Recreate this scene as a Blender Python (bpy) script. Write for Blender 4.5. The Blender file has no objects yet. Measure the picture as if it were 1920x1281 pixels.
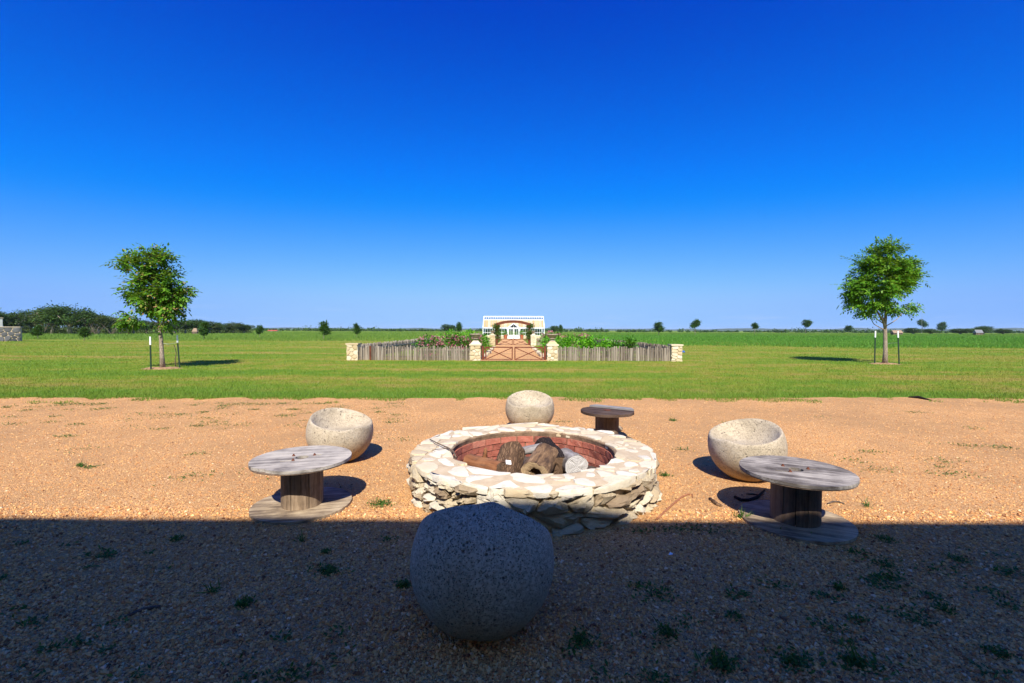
import bpy, bmesh, math, random
import numpy as np
from mathutils import Vector, Matrix, Euler, noise as mnoise
from mathutils.geometry import tessellate_polygon

# ------------------------------------------------------------------ camera, sky, sun, exposure
S = bpy.context.scene
COL = S.collection
R = math.radians
CAM_H, FPX, HZ = 1.55, 853.0, 619.0
cd = bpy.data.cameras.new('camera'); cam = bpy.data.objects.new('camera', cd); COL.objects.link(cam)
cd.sensor_width = 36; cd.lens = 36*FPX/1920; cd.clip_start = .05; cd.clip_end = 30000
cam.location = (0, 0, CAM_H)
PITCH = math.atan((640.5-HZ)/FPX); ROLL = R(.2)
CAMROT = Matrix.Rotation(R(90)-PITCH, 3, 'X') @ Matrix.Rotation(ROLL, 3, 'Z')
cam.rotation_euler = CAMROT.to_euler()
S.camera = cam

SUN_EL = 46.0
w = bpy.data.worlds.new('World'); S.world = w; w.use_nodes = True
wt = w.node_tree; wt.nodes.clear()
wo = wt.nodes.new('ShaderNodeOutputWorld'); bg = wt.nodes.new('ShaderNodeBackground')
sky = wt.nodes.new('ShaderNodeTexSky'); sky.sky_type = 'NISHITA'; sky.sun_disc = False
sky.sun_elevation = R(SUN_EL); sky.sun_rotation = R(180); sky.altitude = 0
sky.air_density = 1.0; sky.dust_density = 1.2; sky.ozone_density = 6.0
tcw = wt.nodes.new('ShaderNodeTexCoord'); sxyz = wt.nodes.new('ShaderNodeSeparateXYZ'); cxyz = wt.nodes.new('ShaderNodeCombineXYZ')
mxz = wt.nodes.new('ShaderNodeMath'); mxz.operation = 'SMOOTH_MAX'; mxz.inputs[1].default_value = .06; mxz.inputs[2].default_value = .03   # no dark band at the horizon
nrm = wt.nodes.new('ShaderNodeVectorMath'); nrm.operation = 'NORMALIZE'
wt.links.new(tcw.outputs['Generated'], sxyz.inputs[0]); wt.links.new(sxyz.outputs[2], mxz.inputs[0])
wt.links.new(sxyz.outputs[0], cxyz.inputs[0]); wt.links.new(sxyz.outputs[1], cxyz.inputs[1]); wt.links.new(mxz.outputs[0], cxyz.inputs[2])
wt.links.new(cxyz.outputs[0], nrm.inputs[0]); wt.links.new(nrm.outputs[0], sky.inputs[0])
sep = wt.nodes.new('ShaderNodeSeparateColor'); cmb = wt.nodes.new('ShaderNodeCombineColor')
wt.links.new(sky.outputs[0], sep.inputs[0])
EXPO = 0.8; K = 1/(.1*2**EXPO)
# the camera's strong contrast and saturation, one straight curve per channel, the same for the whole sky
for i, (sub, gain, top) in enumerate(((1.6, .145, .42), (.9, .134, .80), (0, .218, 1.0))):
    n1 = wt.nodes.new('ShaderNodeMath'); n1.operation = 'SUBTRACT'; n1.inputs[1].default_value = sub; wt.links.new(sep.outputs[i], n1.inputs[0])
    n2 = wt.nodes.new('ShaderNodeMath'); n2.operation = 'MULTIPLY'; n2.inputs[1].default_value = gain*K; wt.links.new(n1.outputs[0], n2.inputs[0])
    n3 = wt.nodes.new('ShaderNodeMath'); n3.operation = 'SMOOTH_MIN'; n3.inputs[1].default_value = top*K; n3.inputs[2].default_value = .12*K; wt.links.new(n2.outputs[0], n3.inputs[0])
    n4 = wt.nodes.new('ShaderNodeMath'); n4.operation = 'SMOOTH_MAX'; n4.inputs[1].default_value = 0.0; n4.inputs[2].default_value = .035*K if i == 0 else .001; wt.links.new(n3.outputs[0], n4.inputs[0])
    wt.links.new(n4.outputs[0], cmb.inputs[i])
wn = wt.nodes.new('ShaderNodeTexNoise'); wn.inputs['Scale'].default_value = 1.0; wn.inputs['Detail'].default_value = 6.0; wn.inputs['Roughness'].default_value = .62
wm = wt.nodes.new('ShaderNodeMapping'); wm.inputs['Scale'].default_value = (7, 7, 110); wt.links.new(tcw.outputs['Generated'], wm.inputs[0]); wt.links.new(wm.outputs[0], wn.inputs['Vector'])
wr = wt.nodes.new('ShaderNodeMapRange'); wr.inputs[1].default_value = .55; wr.inputs[2].default_value = .78; wr.inputs[4].default_value = .32; wt.links.new(wn.outputs[0], wr.inputs[0])
wb = wt.nodes.new('ShaderNodeMapRange'); wb.inputs[1].default_value = .055; wb.inputs[2].default_value = .012; wt.links.new(sxyz.outputs[2], wb.inputs[0])
wf = wt.nodes.new('ShaderNodeMath'); wf.operation = 'MULTIPLY'; wt.links.new(wr.outputs[0], wf.inputs[0]); wt.links.new(wb.outputs[0], wf.inputs[1])
wx = wt.nodes.new('ShaderNodeMix'); wx.data_type = 'RGBA'; wx.inputs[7].default_value = (.72*K, .78*K, .95*K, 1)
wt.links.new(wf.outputs[0], wx.inputs[0]); wt.links.new(cmb.outputs[0], wx.inputs[6]); wt.links.new(wx.outputs[2], bg.inputs['Color'])
bg.inputs['Strength'].default_value = 0.1
wt.links.new(bg.outputs[0], wo.inputs['Surface'])

sl = bpy.data.lights.new('sun', 'SUN'); sl.energy = 4.8; sl.angle = R(.45); sl.color = (1, .94, .88)
so = bpy.data.objects.new('sun', sl); COL.objects.link(so); so.rotation_euler = (R(90-SUN_EL), 0, R(0)); so.location = (0, -20, 30)
V = S.view_settings
V.view_transform = 'Standard'; V.look = 'None'; V.gamma = 1; V.exposure = EXPO; V.use_curve_mapping = False

# ------------------------------------------------------------------ helpers
def ground(px, py, z=0.0):
    """a point of the photograph (1920 wide) seen on the level z"""
    d = CAMROT @ Vector(((px-960)/FPX, (640.5-py)/FPX, -1))
    t = (z-CAM_H)/d.z
    return Vector((d.x*t, d.y*t, z))
def at_depth(px, py, D):
    d = CAMROT @ Vector(((px-960)/FPX, (640.5-py)/FPX, -1))
    t = D/d.y
    return Vector((d.x*t, D, CAM_H+d.z*t))

def link(o, parent=None):
    COL.objects.link(o)
    if parent is not None: o.parent = parent
    return o
def tag(o, label=None, cat=None, group=None, kind=None):
    if label: o['label'] = label
    if cat: o['category'] = cat
    if group: o['group'] = group
    if kind: o['kind'] = kind
    return o
def thing(name, label, cat, loc=(0, 0, 0), rz=0.0, group=None, rot=None):
    o = bpy.data.objects.new(name, None); link(o); o.empty_display_size = .2
    o.location = loc; o.rotation_euler = rot if rot else (0, 0, rz)
    return tag(o, label, cat, group)
def obj(name, me, mat=None, parent=None, loc=None, rot=None):
    o = bpy.data.objects.new(name, me); link(o, parent)
    if mat is not None and not me.materials: me.materials.append(mat)
    if loc is not None: o.location = loc
    if rot is not None: o.rotation_euler = rot
    return o
def copy_tree(o, parent=None):
    c = o.copy(); link(c, parent)
    for ch in list(o.children): copy_tree(ch, c)
    return c
def big_mesh(name, Vs, Fs, smooth=False):
    Vs = np.asarray(Vs, dtype=np.float32).reshape(-1, 3); Fs = np.asarray(Fs, dtype=np.int32)
    me = bpy.data.meshes.new(name); n, k = Fs.shape
    me.vertices.add(len(Vs)); me.vertices.foreach_set('co', Vs.ravel())
    me.loops.add(n*k); me.loops.foreach_set('vertex_index', Fs.ravel())
    me.polygons.add(n); me.polygons.foreach_set('loop_start', np.arange(n, dtype=np.int32)*k)
    me.polygons.foreach_set('use_smooth', np.full(n, smooth, dtype=bool))
    me.update(); me.validate(); return me
class MB:
    """collects faces for one mesh"""
    def __init__(s): s.v = []; s.f = []
    def add(s, vs, fs):
        b = len(s.v); s.v += [tuple(p) for p in vs]; s.f += [tuple(i+b for i in f) for f in fs]; return s
    def box(s, c, d, rz=0, ch=0, M=None):
        x, y, z = d[0]/2, d[1]/2, d[2]/2
        vs = [Vector((a, b, e)) for a in (-x, x) for b in (-y, y) for e in (-z, z)]
        T = Matrix.Translation(c) @ (M.to_4x4() if M is not None else Matrix.Rotation(rz, 4, 'Z'))
        return s.add([T @ v for v in vs], [(0, 1, 3, 2), (4, 6, 7, 5), (0, 4, 5, 1), (2, 3, 7, 6), (0, 2, 6, 4), (1, 5, 7, 3)])
    def bar(s, p, q, wd, ht=None, up=(0, 0, 1)):
        p, q = Vector(p), Vector(q); d = (q-p); L = d.length; d.normalize()
        u = Vector(up); sd = d.cross(u)
        if sd.length < 1e-3: sd = d.cross(Vector((1, 0, 0)))
        sd.normalize(); u = sd.cross(d)
        ht = ht or wd
        vs = [c+sd*a*wd/2+u*b*ht/2 for c in (p, q) for a, b in ((-1, -1), (1, -1), (1, 1), (-1, 1))]
        return s.add(vs, [(3, 2, 1, 0), (4, 5, 6, 7), (0, 1, 5, 4), (1, 2, 6, 5), (2, 3, 7, 6), (3, 0, 4, 7)])
    def tube(s, pts, rs, n=8, cap=True, wob=0, rnd=None):
        pts = [Vector(p) for p in pts]; rings = []
        ref = Vector((.31, .77, .2)).normalized()
        for i, p in enumerate(pts):
            d = (pts[min(i+1, len(pts)-1)]-pts[max(i-1, 0)]).normalized()
            a = d.cross(ref); a = a if a.length > .1 else d.cross(Vector((1, 0, 0))); a.normalize(); b = d.cross(a)
            r = rs[i] if hasattr(rs, '__len__') else rs
            rings.append([p+(a*math.cos(2*math.pi*k/n)+b*math.sin(2*math.pi*k/n))*r*(1+(rnd.uniform(-wob, wob) if rnd else 0)) for k in range(n)])
        vs = [v for r in rings for v in r]; fs = []
        for i in range(len(pts)-1):
            for k in range(n):
                fs.append((i*n+k, i*n+(k+1) % n, (i+1)*n+(k+1) % n, (i+1)*n+k))
        if cap: fs.append(tuple(range(n-1, -1, -1))); fs.append(tuple((len(pts)-1)*n+k for k in range(n)))
        return s.add(vs, fs)
    def lathe(s, prof, n=24, c=(0, 0, 0), cap=True):
        vs = [(c[0]+r*math.cos(2*math.pi*k/n), c[1]+r*math.sin(2*math.pi*k/n), c[2]+z) for r, z in prof for k in range(n)]
        fs = [(i*n+k, i*n+(k+1) % n, (i+1)*n+(k+1) % n, (i+1)*n+k) for i in range(len(prof)-1) for k in range(n)]
        if cap and prof[0][0] > 1e-6: fs.append(tuple(range(n-1, -1, -1)))
        if cap and prof[-1][0] > 1e-6: fs.append(tuple((len(prof)-1)*n+k for k in range(n)))
        return s.add(vs, fs)
    def mesh(s, name, smooth=False, mat=None, fix=True, auto=None):
        me = bpy.data.meshes.new(name); me.from_pydata(s.v, [], s.f)
        if fix:
            bm = bmesh.new(); bm.from_mesh(me)
            bmesh.ops.recalc_face_normals(bm, faces=bm.faces); bm.to_mesh(me); bm.free()
        if smooth: me.polygons.foreach_set('use_smooth', [True]*len(me.polygons))
        if auto is not None:
            me.polygons.foreach_set('use_smooth', [True]*len(me.polygons))
            try: me.set_sharp_from_angle(angle=R(auto))
            except Exception: pass
        if mat: me.materials.append(mat)
        me.update(); return me

# ------------------------------------------------------------------ node helpers
def nd(t, typ, ins=None, **props):
    n = t.nodes.new(typ)
    for k, v in props.items(): setattr(n, k, v)
    for k, v in (ins or {}).items():
        if hasattr(v, 'is_output') or hasattr(v, 'links'): t.links.new(v, n.inputs[k])
        else: n.inputs[k].default_value = v
    return n
def c4(c): return (c[0], c[1], c[2], 1)
def noise(t, v, sc, det=4, ro=.6, dist=0): return nd(t, 'ShaderNodeTexNoise', {'Vector': v, 'Scale': sc, 'Detail': det, 'Roughness': ro, 'Distortion': dist}).outputs[0]
def voro(t, v, sc, out='Distance', feature='F1', rnd=1): return nd(t, 'ShaderNodeTexVoronoi', {'Vector': v, 'Scale': sc, 'Randomness': rnd}, feature=feature).outputs[out]
def ramp(t, f, stops, mode='LINEAR'):
    n = nd(t, 'ShaderNodeValToRGB', {'Fac': f}); cr = n.color_ramp; cr.interpolation = mode
    while len(cr.elements) < len(stops): cr.elements.new(.5)
    for e, (p, c) in zip(cr.elements, stops):
        e.position = p; e.color = c4(c) if hasattr(c, '__len__') else (c, c, c, 1)
    return n.outputs[0]
def mix(t, f, a, b, blend='MIX'):
    n = nd(t, 'ShaderNodeMix', data_type='RGBA', blend_type=blend)
    for i, x in ((0, f), (6, a), (7, b)):
        if hasattr(x, 'links'): t.links.new(x, n.inputs[i])
        else: n.inputs[i].default_value = c4(x) if hasattr(x, '__len__') else x
    return n.outputs[2]
def mth(t, op, a, b=0.0, clamp=False):
    n = nd(t, 'ShaderNodeMath', operation=op, use_clamp=clamp)
    for i, x in ((0, a), (1, b)):
        if hasattr(x, 'links'): t.links.new(x, n.inputs[i])
        else: n.inputs[i].default_value = x
    return n.outputs[0]
def bump(t, h, st, dist=.01, nrm=None):
    i = {'Height': h, 'Strength': st, 'Distance': dist}
    if nrm is not None: i['Normal'] = nrm
    return nd(t, 'ShaderNodeBump', i).outputs[0]
def scaled(t, v, s): return nd(t, 'ShaderNodeMapping', {'Vector': v, 'Scale': s}).outputs[0]
def objc(t): return nd(t, 'ShaderNodeTexCoord').outputs['Object']
def pos(t): return nd(t, 'ShaderNodeNewGeometry').outputs['Position']
def isl(t): return nd(t, 'ShaderNodeNewGeometry').outputs['Random Per Island']
def orand(t): return nd(t, 'ShaderNodeObjectInfo').outputs['Random']
def M(name):
    m = bpy.data.materials.new(name); m.use_nodes = True; t = m.node_tree
    return m, t, t.nodes['Principled BSDF']
def put(t, b, col=None, rough=None, nrm=None, spec=.3, metal=None):
    for k, v in (('Base Color', col), ('Roughness', rough), ('Normal', nrm), ('Specular IOR Level', spec), ('Metallic', metal)):
        if v is None: continue
        if hasattr(v, 'links'): t.links.new(v, b.inputs[k])
        else: b.inputs[k].default_value = c4(v) if hasattr(v, '__len__') else v
def offset_by_random(t, v, r, k=37.0):
    c = nd(t, 'ShaderNodeCombineXYZ', {'X': mth(t, 'MULTIPLY', r, k), 'Y': mth(t, 'MULTIPLY', r, k*1.7), 'Z': mth(t, 'MULTIPLY', r, k*.6)}).outputs[0]
    return nd(t, 'ShaderNodeVectorMath', {0: v, 1: c}, operation='ADD').outputs[0]

# ------------------------------------------------------------------ materials
GRAV = [(0, (.15, .065, .035)), (.14, (.48, .205, .076)), (.45, (.64, .335, .118)), (.75, (.73, .415, .16)), (.93, (.76, .475, .205)), (1, (.8, .57, .35))]
def m_gravel():
    m, t, b = M('gravel'); p = pos(t)
    cell = nd(t, 'ShaderNodeTexVoronoi', {'Vector': p, 'Scale': 120.0}); rnd = nd(t, 'ShaderNodeSeparateColor', {0: cell.outputs['Color']}).outputs[0]
    col = ramp(t, rnd, GRAV)
    big = noise(t, p, .55, 5, .65)
    col = mix(t, ramp(t, big, [(.35, 0), (.66, .75)]), col, (.4, .23, .1))
    mid = noise(t, p, 4.5, 6, .7)
    col = mix(t, ramp(t, mid, [(.55, 0), (.75, .45)]), col, (.7, .42, .18))
    # thin growth of dry green in patches
    gp = noise(t, scaled(t, p, (1, 1.6, 1)), 1.3, 8, .75)
    col = mix(t, ramp(t, gp, [(.64, 0), (.72, .55)]), col, (.19, .19, .05))
    f1 = nd(t, 'ShaderNodeTexVoronoi', {'Vector': p, 'Scale': 120.0}, feature='F1').outputs['Distance']
    h = mth(t, 'ADD', mth(t, 'MULTIPLY', f1, -1.0), mth(t, 'MULTIPLY', noise(t, p, 35, 5, .7), .9))
    put(t, b, col, .9, bump(t, h, .9, .012), .15); return m
def m_pebble():
    m, t, b = M('pebble'); put(t, b, ramp(t, isl(t), GRAV), .85, bump(t, noise(t, pos(t), 300, 3), .4, .002), .2); return m
def grass_colour(t, p):
    st = scaled(t, p, (.16, .5, .5))
    a = noise(t, st, .55, 6, .68); c = noise(t, p, 1.1, 6, .72); band = noise(t, scaled(t, p, (.03, .55, .5)), 1.0, 3, .5)
    f = mth(t, 'ADD', mth(t, 'ADD', mth(t, 'MULTIPLY', a, .42), mth(t, 'MULTIPLY', c, .33)), mth(t, 'MULTIPLY', band, .25))
    f = mth(t, 'ADD', mth(t, 'MULTIPLY', mth(t, 'SUBTRACT', f, .48), 1.5), .47)
    col = ramp(t, f, [(.34, (.09, .2, .012)), (.46, (.15, .25, .018)), (.53, (.24, .26, .03)), (.6, (.34, .26, .065))])
    # greener strip of lusher grass along the gravel
    y = nd(t, 'ShaderNodeSeparateXYZ', {0: p}).outputs[1]
    near = ramp(t, mth(t, 'ADD', mth(t, 'DIVIDE', mth(t, 'SUBTRACT', y, 10.2), 4.5), mth(t, 'MULTIPLY', mth(t, 'SUBTRACT', a, .5), 1.2)), [(.05, .8), (.4, .2), (.9, 0)])
    return mix(t, near, col, (.10, .22, .02))
def m_lawn():
    m, t, b = M('lawn'); p = pos(t); col = grass_colour(t, p)
    col = mix(t, ramp(t, noise(t, p, 14, 4, .8), [(.35, .45), (.65, 0)]), col, (.1, .11, .02))
    put(t, b, col, .9, bump(t, noise(t, p, 30, 5, .8), .8, .04), .1); return m
def leafy(name, colf, trans=.3, rough=.55, spec=.35):
    m, t, b = M(name); col = colf(t)
    put(t, b, col, rough, None, min(spec, .16))
    tr = nd(t, 'ShaderNodeBsdfTranslucent', {'Color': mix(t, .35, col, (.35, .4, .03))})
    mx = nd(t, 'ShaderNodeMixShader', {0: trans, 1: b.outputs[0], 2: tr.outputs[0]})
    t.links.new(mx.outputs[0], t.nodes['Material Output'].inputs['Surface']); return m
def m_blade():
    return leafy('grass_blade', lambda t: mix(t, .75, ramp(t, isl(t), [(0, (.08, .16, .012)), (.5, (.2, .28, .03)), (.85, (.32, .33, .06)), (1, (.5, .42, .17))]), grass_colour(t, pos(t))), .3, .6, .25)
def leaf_ramp(name, stops, trans=.28, rough=.5, big=None):
    def f(t):
        c = ramp(t, isl(t), stops)
        if big: c = mix(t, ramp(t, noise(t, objc(t), big[0], 3), [(.42, 0), (.68, big[2])]), c, big[1])
        return c
    return leafy(name, f, trans, rough)
def m_concrete(name='cast_concrete', worn_shade=0):
    m, t, b = M(name); p = objc(t); r = orand(t); p = offset_by_random(t, p, r)
    n1 = noise(t, p, 3, 6, .65); n2 = noise(t, p, 60, 4, .7)
    col = ramp(t, n1, [(.3, (.34, .28, .185)), (.5, (.45, .375, .26)), (.72, (.5, .435, .325))])
    col = mix(t, ramp(t, n2, [(.34, .8 if worn_shade else .5), (.58 if worn_shade else .52, 0)]), col, (.2, .165, .11))  # stronger dark mottle on the front seat's copy deepens its shade
    z = nd(t, 'ShaderNodeSeparateXYZ', {0: objc(t)}).outputs[2]
    st = mth(t, 'ADD', z, mth(t, 'MULTIPLY', noise(t, p, 5, 5), .35))
    col = mix(t, ramp(t, st, [(.15, .8), (.45, 0)]), col, (.44, .27, .11))       # dust from the gravel clings to the foot
    v = voro(t, p, 30); pick = noise(t, p, 13, 2)
    pit = mth(t, 'MULTIPLY', ramp(t, v, [(.1, 1), (.26, 0)]), ramp(t, pick, [(.5, 0), (.56, 1)]))
    v2 = voro(t, p, 105); pit2 = mth(t, 'MULTIPLY', ramp(t, v2, [(.14, 1), (.36, 0)]), ramp(t, noise(t, p, 26, 3), [(.3 if worn_shade else .38, 0), (.42 if worn_shade else .5, 1)]))
    pits = mth(t, 'MAXIMUM', pit, pit2)
    col = mix(t, mth(t, 'MULTIPLY', pits, .8), col, (.06, .05, .035))
    h = mth(t, 'SUBTRACT', mth(t, 'MULTIPLY', n2, .35), pits)
    put(t, b, col, .88, bump(t, h, .8, .012), .2); return m
def m_stone(name, stops, stain=(.22, .16, .1), amt=.5, sc=6, bm=.9):
    m, t, b = M(name); r = orand(t); p = offset_by_random(t, objc(t), r)
    n1 = noise(t, p, sc, 6, .65)
    f = mth(t, 'ADD', mth(t, 'MULTIPLY', r, .55), mth(t, 'MULTIPLY', n1, .45))
    col = ramp(t, f, stops)
    n2 = noise(t, p, sc*2.2, 7, .75)
    col = mix(t, ramp(t, n2, [(.54, 0), (.7, amt)]), col, stain)
    n3 = noise(t, p, sc*12, 4, .7)
    col = mix(t, ramp(t, n3, [(.25, .3), (.45, 0)]), col, stain)
    h = mth(t, 'ADD', n2, mth(t, 'MULTIPLY', n3, .35))
    put(t, b, col, .9, bump(t, h, bm, .03), .2); return m
def m_simple(name, stops, sc=8, rough=.85, bm=.5, bd=.01, stretch=(1, 1, 1), spec=.2, metal=0, isle=0, orn=0):
    m, t, b = M(name); p = objc(t)
    if orn: p = offset_by_random(t, p, orand(t))
    n1 = noise(t, scaled(t, p, stretch), sc, 6, .65)
    f = n1
    if isle: f = mth(t, 'ADD', mth(t, 'MULTIPLY', n1, 1-isle), mth(t, 'MULTIPLY', isl(t), isle))
    if orn: f = mth(t, 'ADD', mth(t, 'MULTIPLY', f, 1-orn), mth(t, 'MULTIPLY', orand(t), orn))
    put(t, b, ramp(t, f, stops), rough, bump(t, noise(t, scaled(t, p, stretch), sc*3, 5, .7), bm, bd), spec, metal); return m
def m_wood(name, cols, along=(1, 1, 1), sc=1.0, crack=.6, bm=.6, spec=.2, orn=.25):
    """weathered wood: grain drawn out along one axis"""
    m, t, b = M(name); r = orand(t); p = scaled(t, offset_by_random(t, objc(t), r, 11), along)
    g = noise(t, p, 5*sc, 7, .7, .6); fine = noise(t, p, 22*sc, 5, .75)
    patch = noise(t, objc(t), 4, 4, .6)
    f = mth(t, 'ADD', mth(t, 'ADD', mth(t, 'MULTIPLY', g, .55), mth(t, 'MULTIPLY', patch, .45-orn*.3)), mth(t, 'MULTIPLY', r, orn*.3))
    f = mth(t, 'ADD', mth(t, 'MULTIPLY', mth(t, 'SUBTRACT', f, .5), 1.8), .5)
    col = ramp(t, f, cols)
    col = mix(t, ramp(t, fine, [(.34, crack), (.47, 0)]), col, (.06, .045, .035))
    put(t, b, col, .8, bump(t, mth(t, 'ADD', g, mth(t, 'MULTIPLY', fine, .6)), bm, .006), spec); return m
def m_bark(name, cols, sc=9):
    m, t, b = M(name); p = offset_by_random(t, objc(t), orand(t), 5)
    pz = scaled(t, p, (1, 1, .3)); pz = nd(t, 'ShaderNodeVectorMath', {0: pz, 1: nd(t, 'ShaderNodeVectorMath', {0: nd(t, 'ShaderNodeTexNoise', {'Vector': pz, 'Scale': sc*1.3, 'Detail': 3.0}).outputs['Color'], 1: (.09, .09, .09)}, operation='MULTIPLY').outputs[0]}, operation='ADD').outputs[0]
    v = nd(t, 'ShaderNodeTexVoronoi', {'Vector': pz, 'Scale': sc*4.5}, feature='DISTANCE_TO_EDGE').outputs[0]
    n = noise(t, pz, sc, 6, .7)
    col = ramp(t, n, cols)
    col = mix(t, ramp(t, v, [(.0, .7), (.22, 0)]), col, tuple(x*.35 for x in cols[0][1]))
    h = mth(t, 'ADD', mth(t, 'MULTIPLY', ramp(t, v, [(0, 0), (.25, 1)]), .6), n)
    put(t, b, col, .9, bump(t, h, 1, .012), .15); return m
def m_flat(name, col, rough=.5, spec=.4, metal=0, var=.12, sc=5):
    m, t, b = M(name); n = noise(t, pos(t), sc, 4)
    put(t, b, ramp(t, n, [(.3, tuple(c*(1-var) for c in col)), (.7, tuple(min(1, c*(1+var)) for c in col))]), rough, None, spec, metal); return m
def m_glass():
    m, t, b = M('greenhouse_glass')
    gl = nd(t, 'ShaderNodeBsdfGlossy', {'Color': (.9, .95, 1, 1), 'Roughness': .03}); tr = nd(t, 'ShaderNodeBsdfTransparent', {'Color': (.82, .9, .92, 1)})
    fr = nd(t, 'ShaderNodeFresnel', {'IOR': 1.5})
    mx = nd(t, 'ShaderNodeMixShader', {0: mth(t, 'ADD', fr.outputs[0], .12, True), 1: tr.outputs[0], 2: gl.outputs[0]})
    t.links.new(mx.outputs[0], t.nodes['Material Output'].inputs['Surface']); return m

MAT = {}
MAT['gravel'] = m_gravel(); MAT['pebble'] = m_pebble(); MAT['lawn'] = m_lawn(); MAT['blade'] = m_blade()
MAT['concrete'] = m_concrete(); MAT['concrete_worn_shade'] = m_concrete('worn_shade_concrete', 1)  # second copy: real heavier pitting, also darkened to deepen the front seat's shade
LIME = [(.22, (.25, .18, .11)), (.36, (.38, .29, .175)), (.5, (.5, .41, .26)), (.65, (.57, .49, .34)), (.85, (.62, .57, .45))]
MAT['limestone'] = m_stone('limestone', LIME, amt=.45)
MAT['flagstone'] = m_stone('flagstone', [(.2, (.48, .37, .22)), (.4, (.56, .47, .31)), (.65, (.62, .56, .43)), (.9, (.66, .62, .52))], (.36, .29, .2), .5, 5, .5)
MAT['pillar_stone'] = m_stone('pillar_stone', [(.25, (.47, .36, .2)), (.55, (.58, .48, .31)), (.8, (.64, .57, .42))], (.42, .34, .22), .35, 3, .5)
MAT['mortar'] = m_simple('mortar', [(.3, (.4, .3, .19)), (.6, (.5, .4, .26)), (.8, (.55, .46, .32))], 9, .95, .7, .012)
MAT['brick'] = m_stone('red_brick', [(.2, (.2, .06, .04)), (.5, (.4, .125, .08)), (.85, (.5, .2, .13))], (.42, .27, .2), .55, 9, .6)
MAT['soot_mortar'] = m_simple('soot_mortar', [(.3, (.09, .06, .04)), (.55, (.25, .165, .1)), (.8, (.36, .26, .16))], 7, .95, .8, .015)
MAT['ash'] = m_simple('ash', [(.3, (.03, .024, .02)), (.55, (.085, .065, .05)), (.8, (.18, .15, .12))], 14, .95, .9, .02)
MAT['bark_brown'] = m_bark('bark_brown', [(.3, (.09, .05, .028)), (.6, (.2, .12, .065)), (.8, (.3, .2, .12))])
MAT['bark_char'] = m_bark('bark_charred', [(.3, (.012, .01, .009)), (.6, (.05, .033, .024)), (.8, (.13, .08, .05))])
MAT['bark_tan'] = m_wood('stripped_log', [(.3, (.06, .035, .02)), (.45, (.17, .1, .05)), (.6, (.33, .21, .11)), (.78, (.45, .33, .19))], (1, 1, .22), 3.5)
MAT['log_grey'] = m_wood('log_grey', [(.3, (.11, .09, .075)), (.5, (.25, .22, .185)), (.75, (.42, .39, .35))], (1, 1, .2), 3)
MAT['log_orange'] = m_wood('log_orange', [(.3, (.07, .028, .012)), (.5, (.19, .075, .03)), (.75, (.32, .15, .065))], (1, 1, .12), 3)
def m_end(name, a, bb, hollow):
    m, t, b = M(name); p = offset_by_random(t, objc(t), orand(t), 0.0)
    q = scaled(t, objc(t), (1, 1, 0)); r = nd(t, 'ShaderNodeVectorMath', {0: q}, operation='LENGTH').outputs['Value']
    wv = mth(t, 'SINE', mth(t, 'MULTIPLY', mth(t, 'ADD', r, mth(t, 'MULTIPLY', noise(t, objc(t), 9, 3), .03)), 420))
    ang = noise(t, objc(t), 28, 5, .8)
    col = mix(t, mth(t, 'ADD', mth(t, 'MULTIPLY', wv, .25), .5), a, bb)
    col = mix(t, ramp(t, ang, [(.3, .8), (.45, 0)]), col, (.06, .045, .03))
    if hollow: col = mix(t, ramp(t, mth(t, 'ADD', r, mth(t, 'MULTIPLY', ang, .05)), [(.06, .9), (.12, 0)]), col, (.09, .055, .03))
    put(t, b, col, .9, bump(t, mth(t, 'ADD', wv, mth(t, 'MULTIPLY', ang, 3)), .4, .004), .15); return m
MAT['end_tan'] = m_end('log_end_tan', (.5, .36, .2), (.38, .25, .13), True)
MAT['end_white'] = m_end('log_end_white', (.52, .49, .44), (.3, .28, .25), False)
MAT['end_dark'] = m_end('log_end_dark', (.16, .1, .06), (.1, .06, .035), False)
MAT['ply'] = m_wood('weathered_plywood', [(.32, (.09, .075, .06)), (.45, (.2, .175, .145)), (.55, (.33, .295, .245)), (.7, (.46, .41, .33))], (.07, 1, 1), 3.2, .75, .7)
MAT['ply_base'] = m_wood('sandy_plywood', [(.34, (.14, .1, .065)), (.47, (.28, .21, .13)), (.64, (.46, .36, .23))], (.07, 1, 1), 4.0, .6, .6)
MAT['plank_dark'] = m_wood('dark_planks', [(.3, (.03, .018, .012)), (.5, (.065, .04, .026)), (.75, (.12, .08, .055))], (.12, 1, 1), 3, .4)
MAT['plank_grey'] = m_wood('grey_plank', [(.3, (.13, .12, .115)), (.5, (.21, .2, .19)), (.75, (.3, .28, .26))], (.12, 1, 1), 3, .4)
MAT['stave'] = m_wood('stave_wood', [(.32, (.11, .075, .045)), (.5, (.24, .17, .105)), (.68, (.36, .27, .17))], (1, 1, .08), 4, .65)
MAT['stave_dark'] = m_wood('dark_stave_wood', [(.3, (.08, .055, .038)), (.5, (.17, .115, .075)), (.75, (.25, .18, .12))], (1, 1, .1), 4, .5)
MAT['rust'] = m_simple('rusty_steel', [(.3, (.075, .02, .009)), (.55, (.145, .04, .018)), (.8, (.21, .07, .032))], 6, .8, .4, .004, spec=.3)
MAT['bolt'] = m_simple('rusted_bolt', [(.3, (.09, .03, .018)), (.7, (.22, .08, .04))], 30, .7, .4, .002, metal=.3)
MAT['void'] = m_flat('core_shade_black', (.03, .022, .016), .95, .05)  # flat near-black for the shade painted inside the spool core
MAT['twig'] = m_simple('twig_bark', [(.3, (.06, .045, .035)), (.7, (.17, .12, .08))], 20, .9, .6, .004)
MAT['twig_red'] = m_simple('reddish_twig', [(.3, (.2, .075, .035)), (.7, (.34, .15, .075))], 12, .8, .4, .004)
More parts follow.
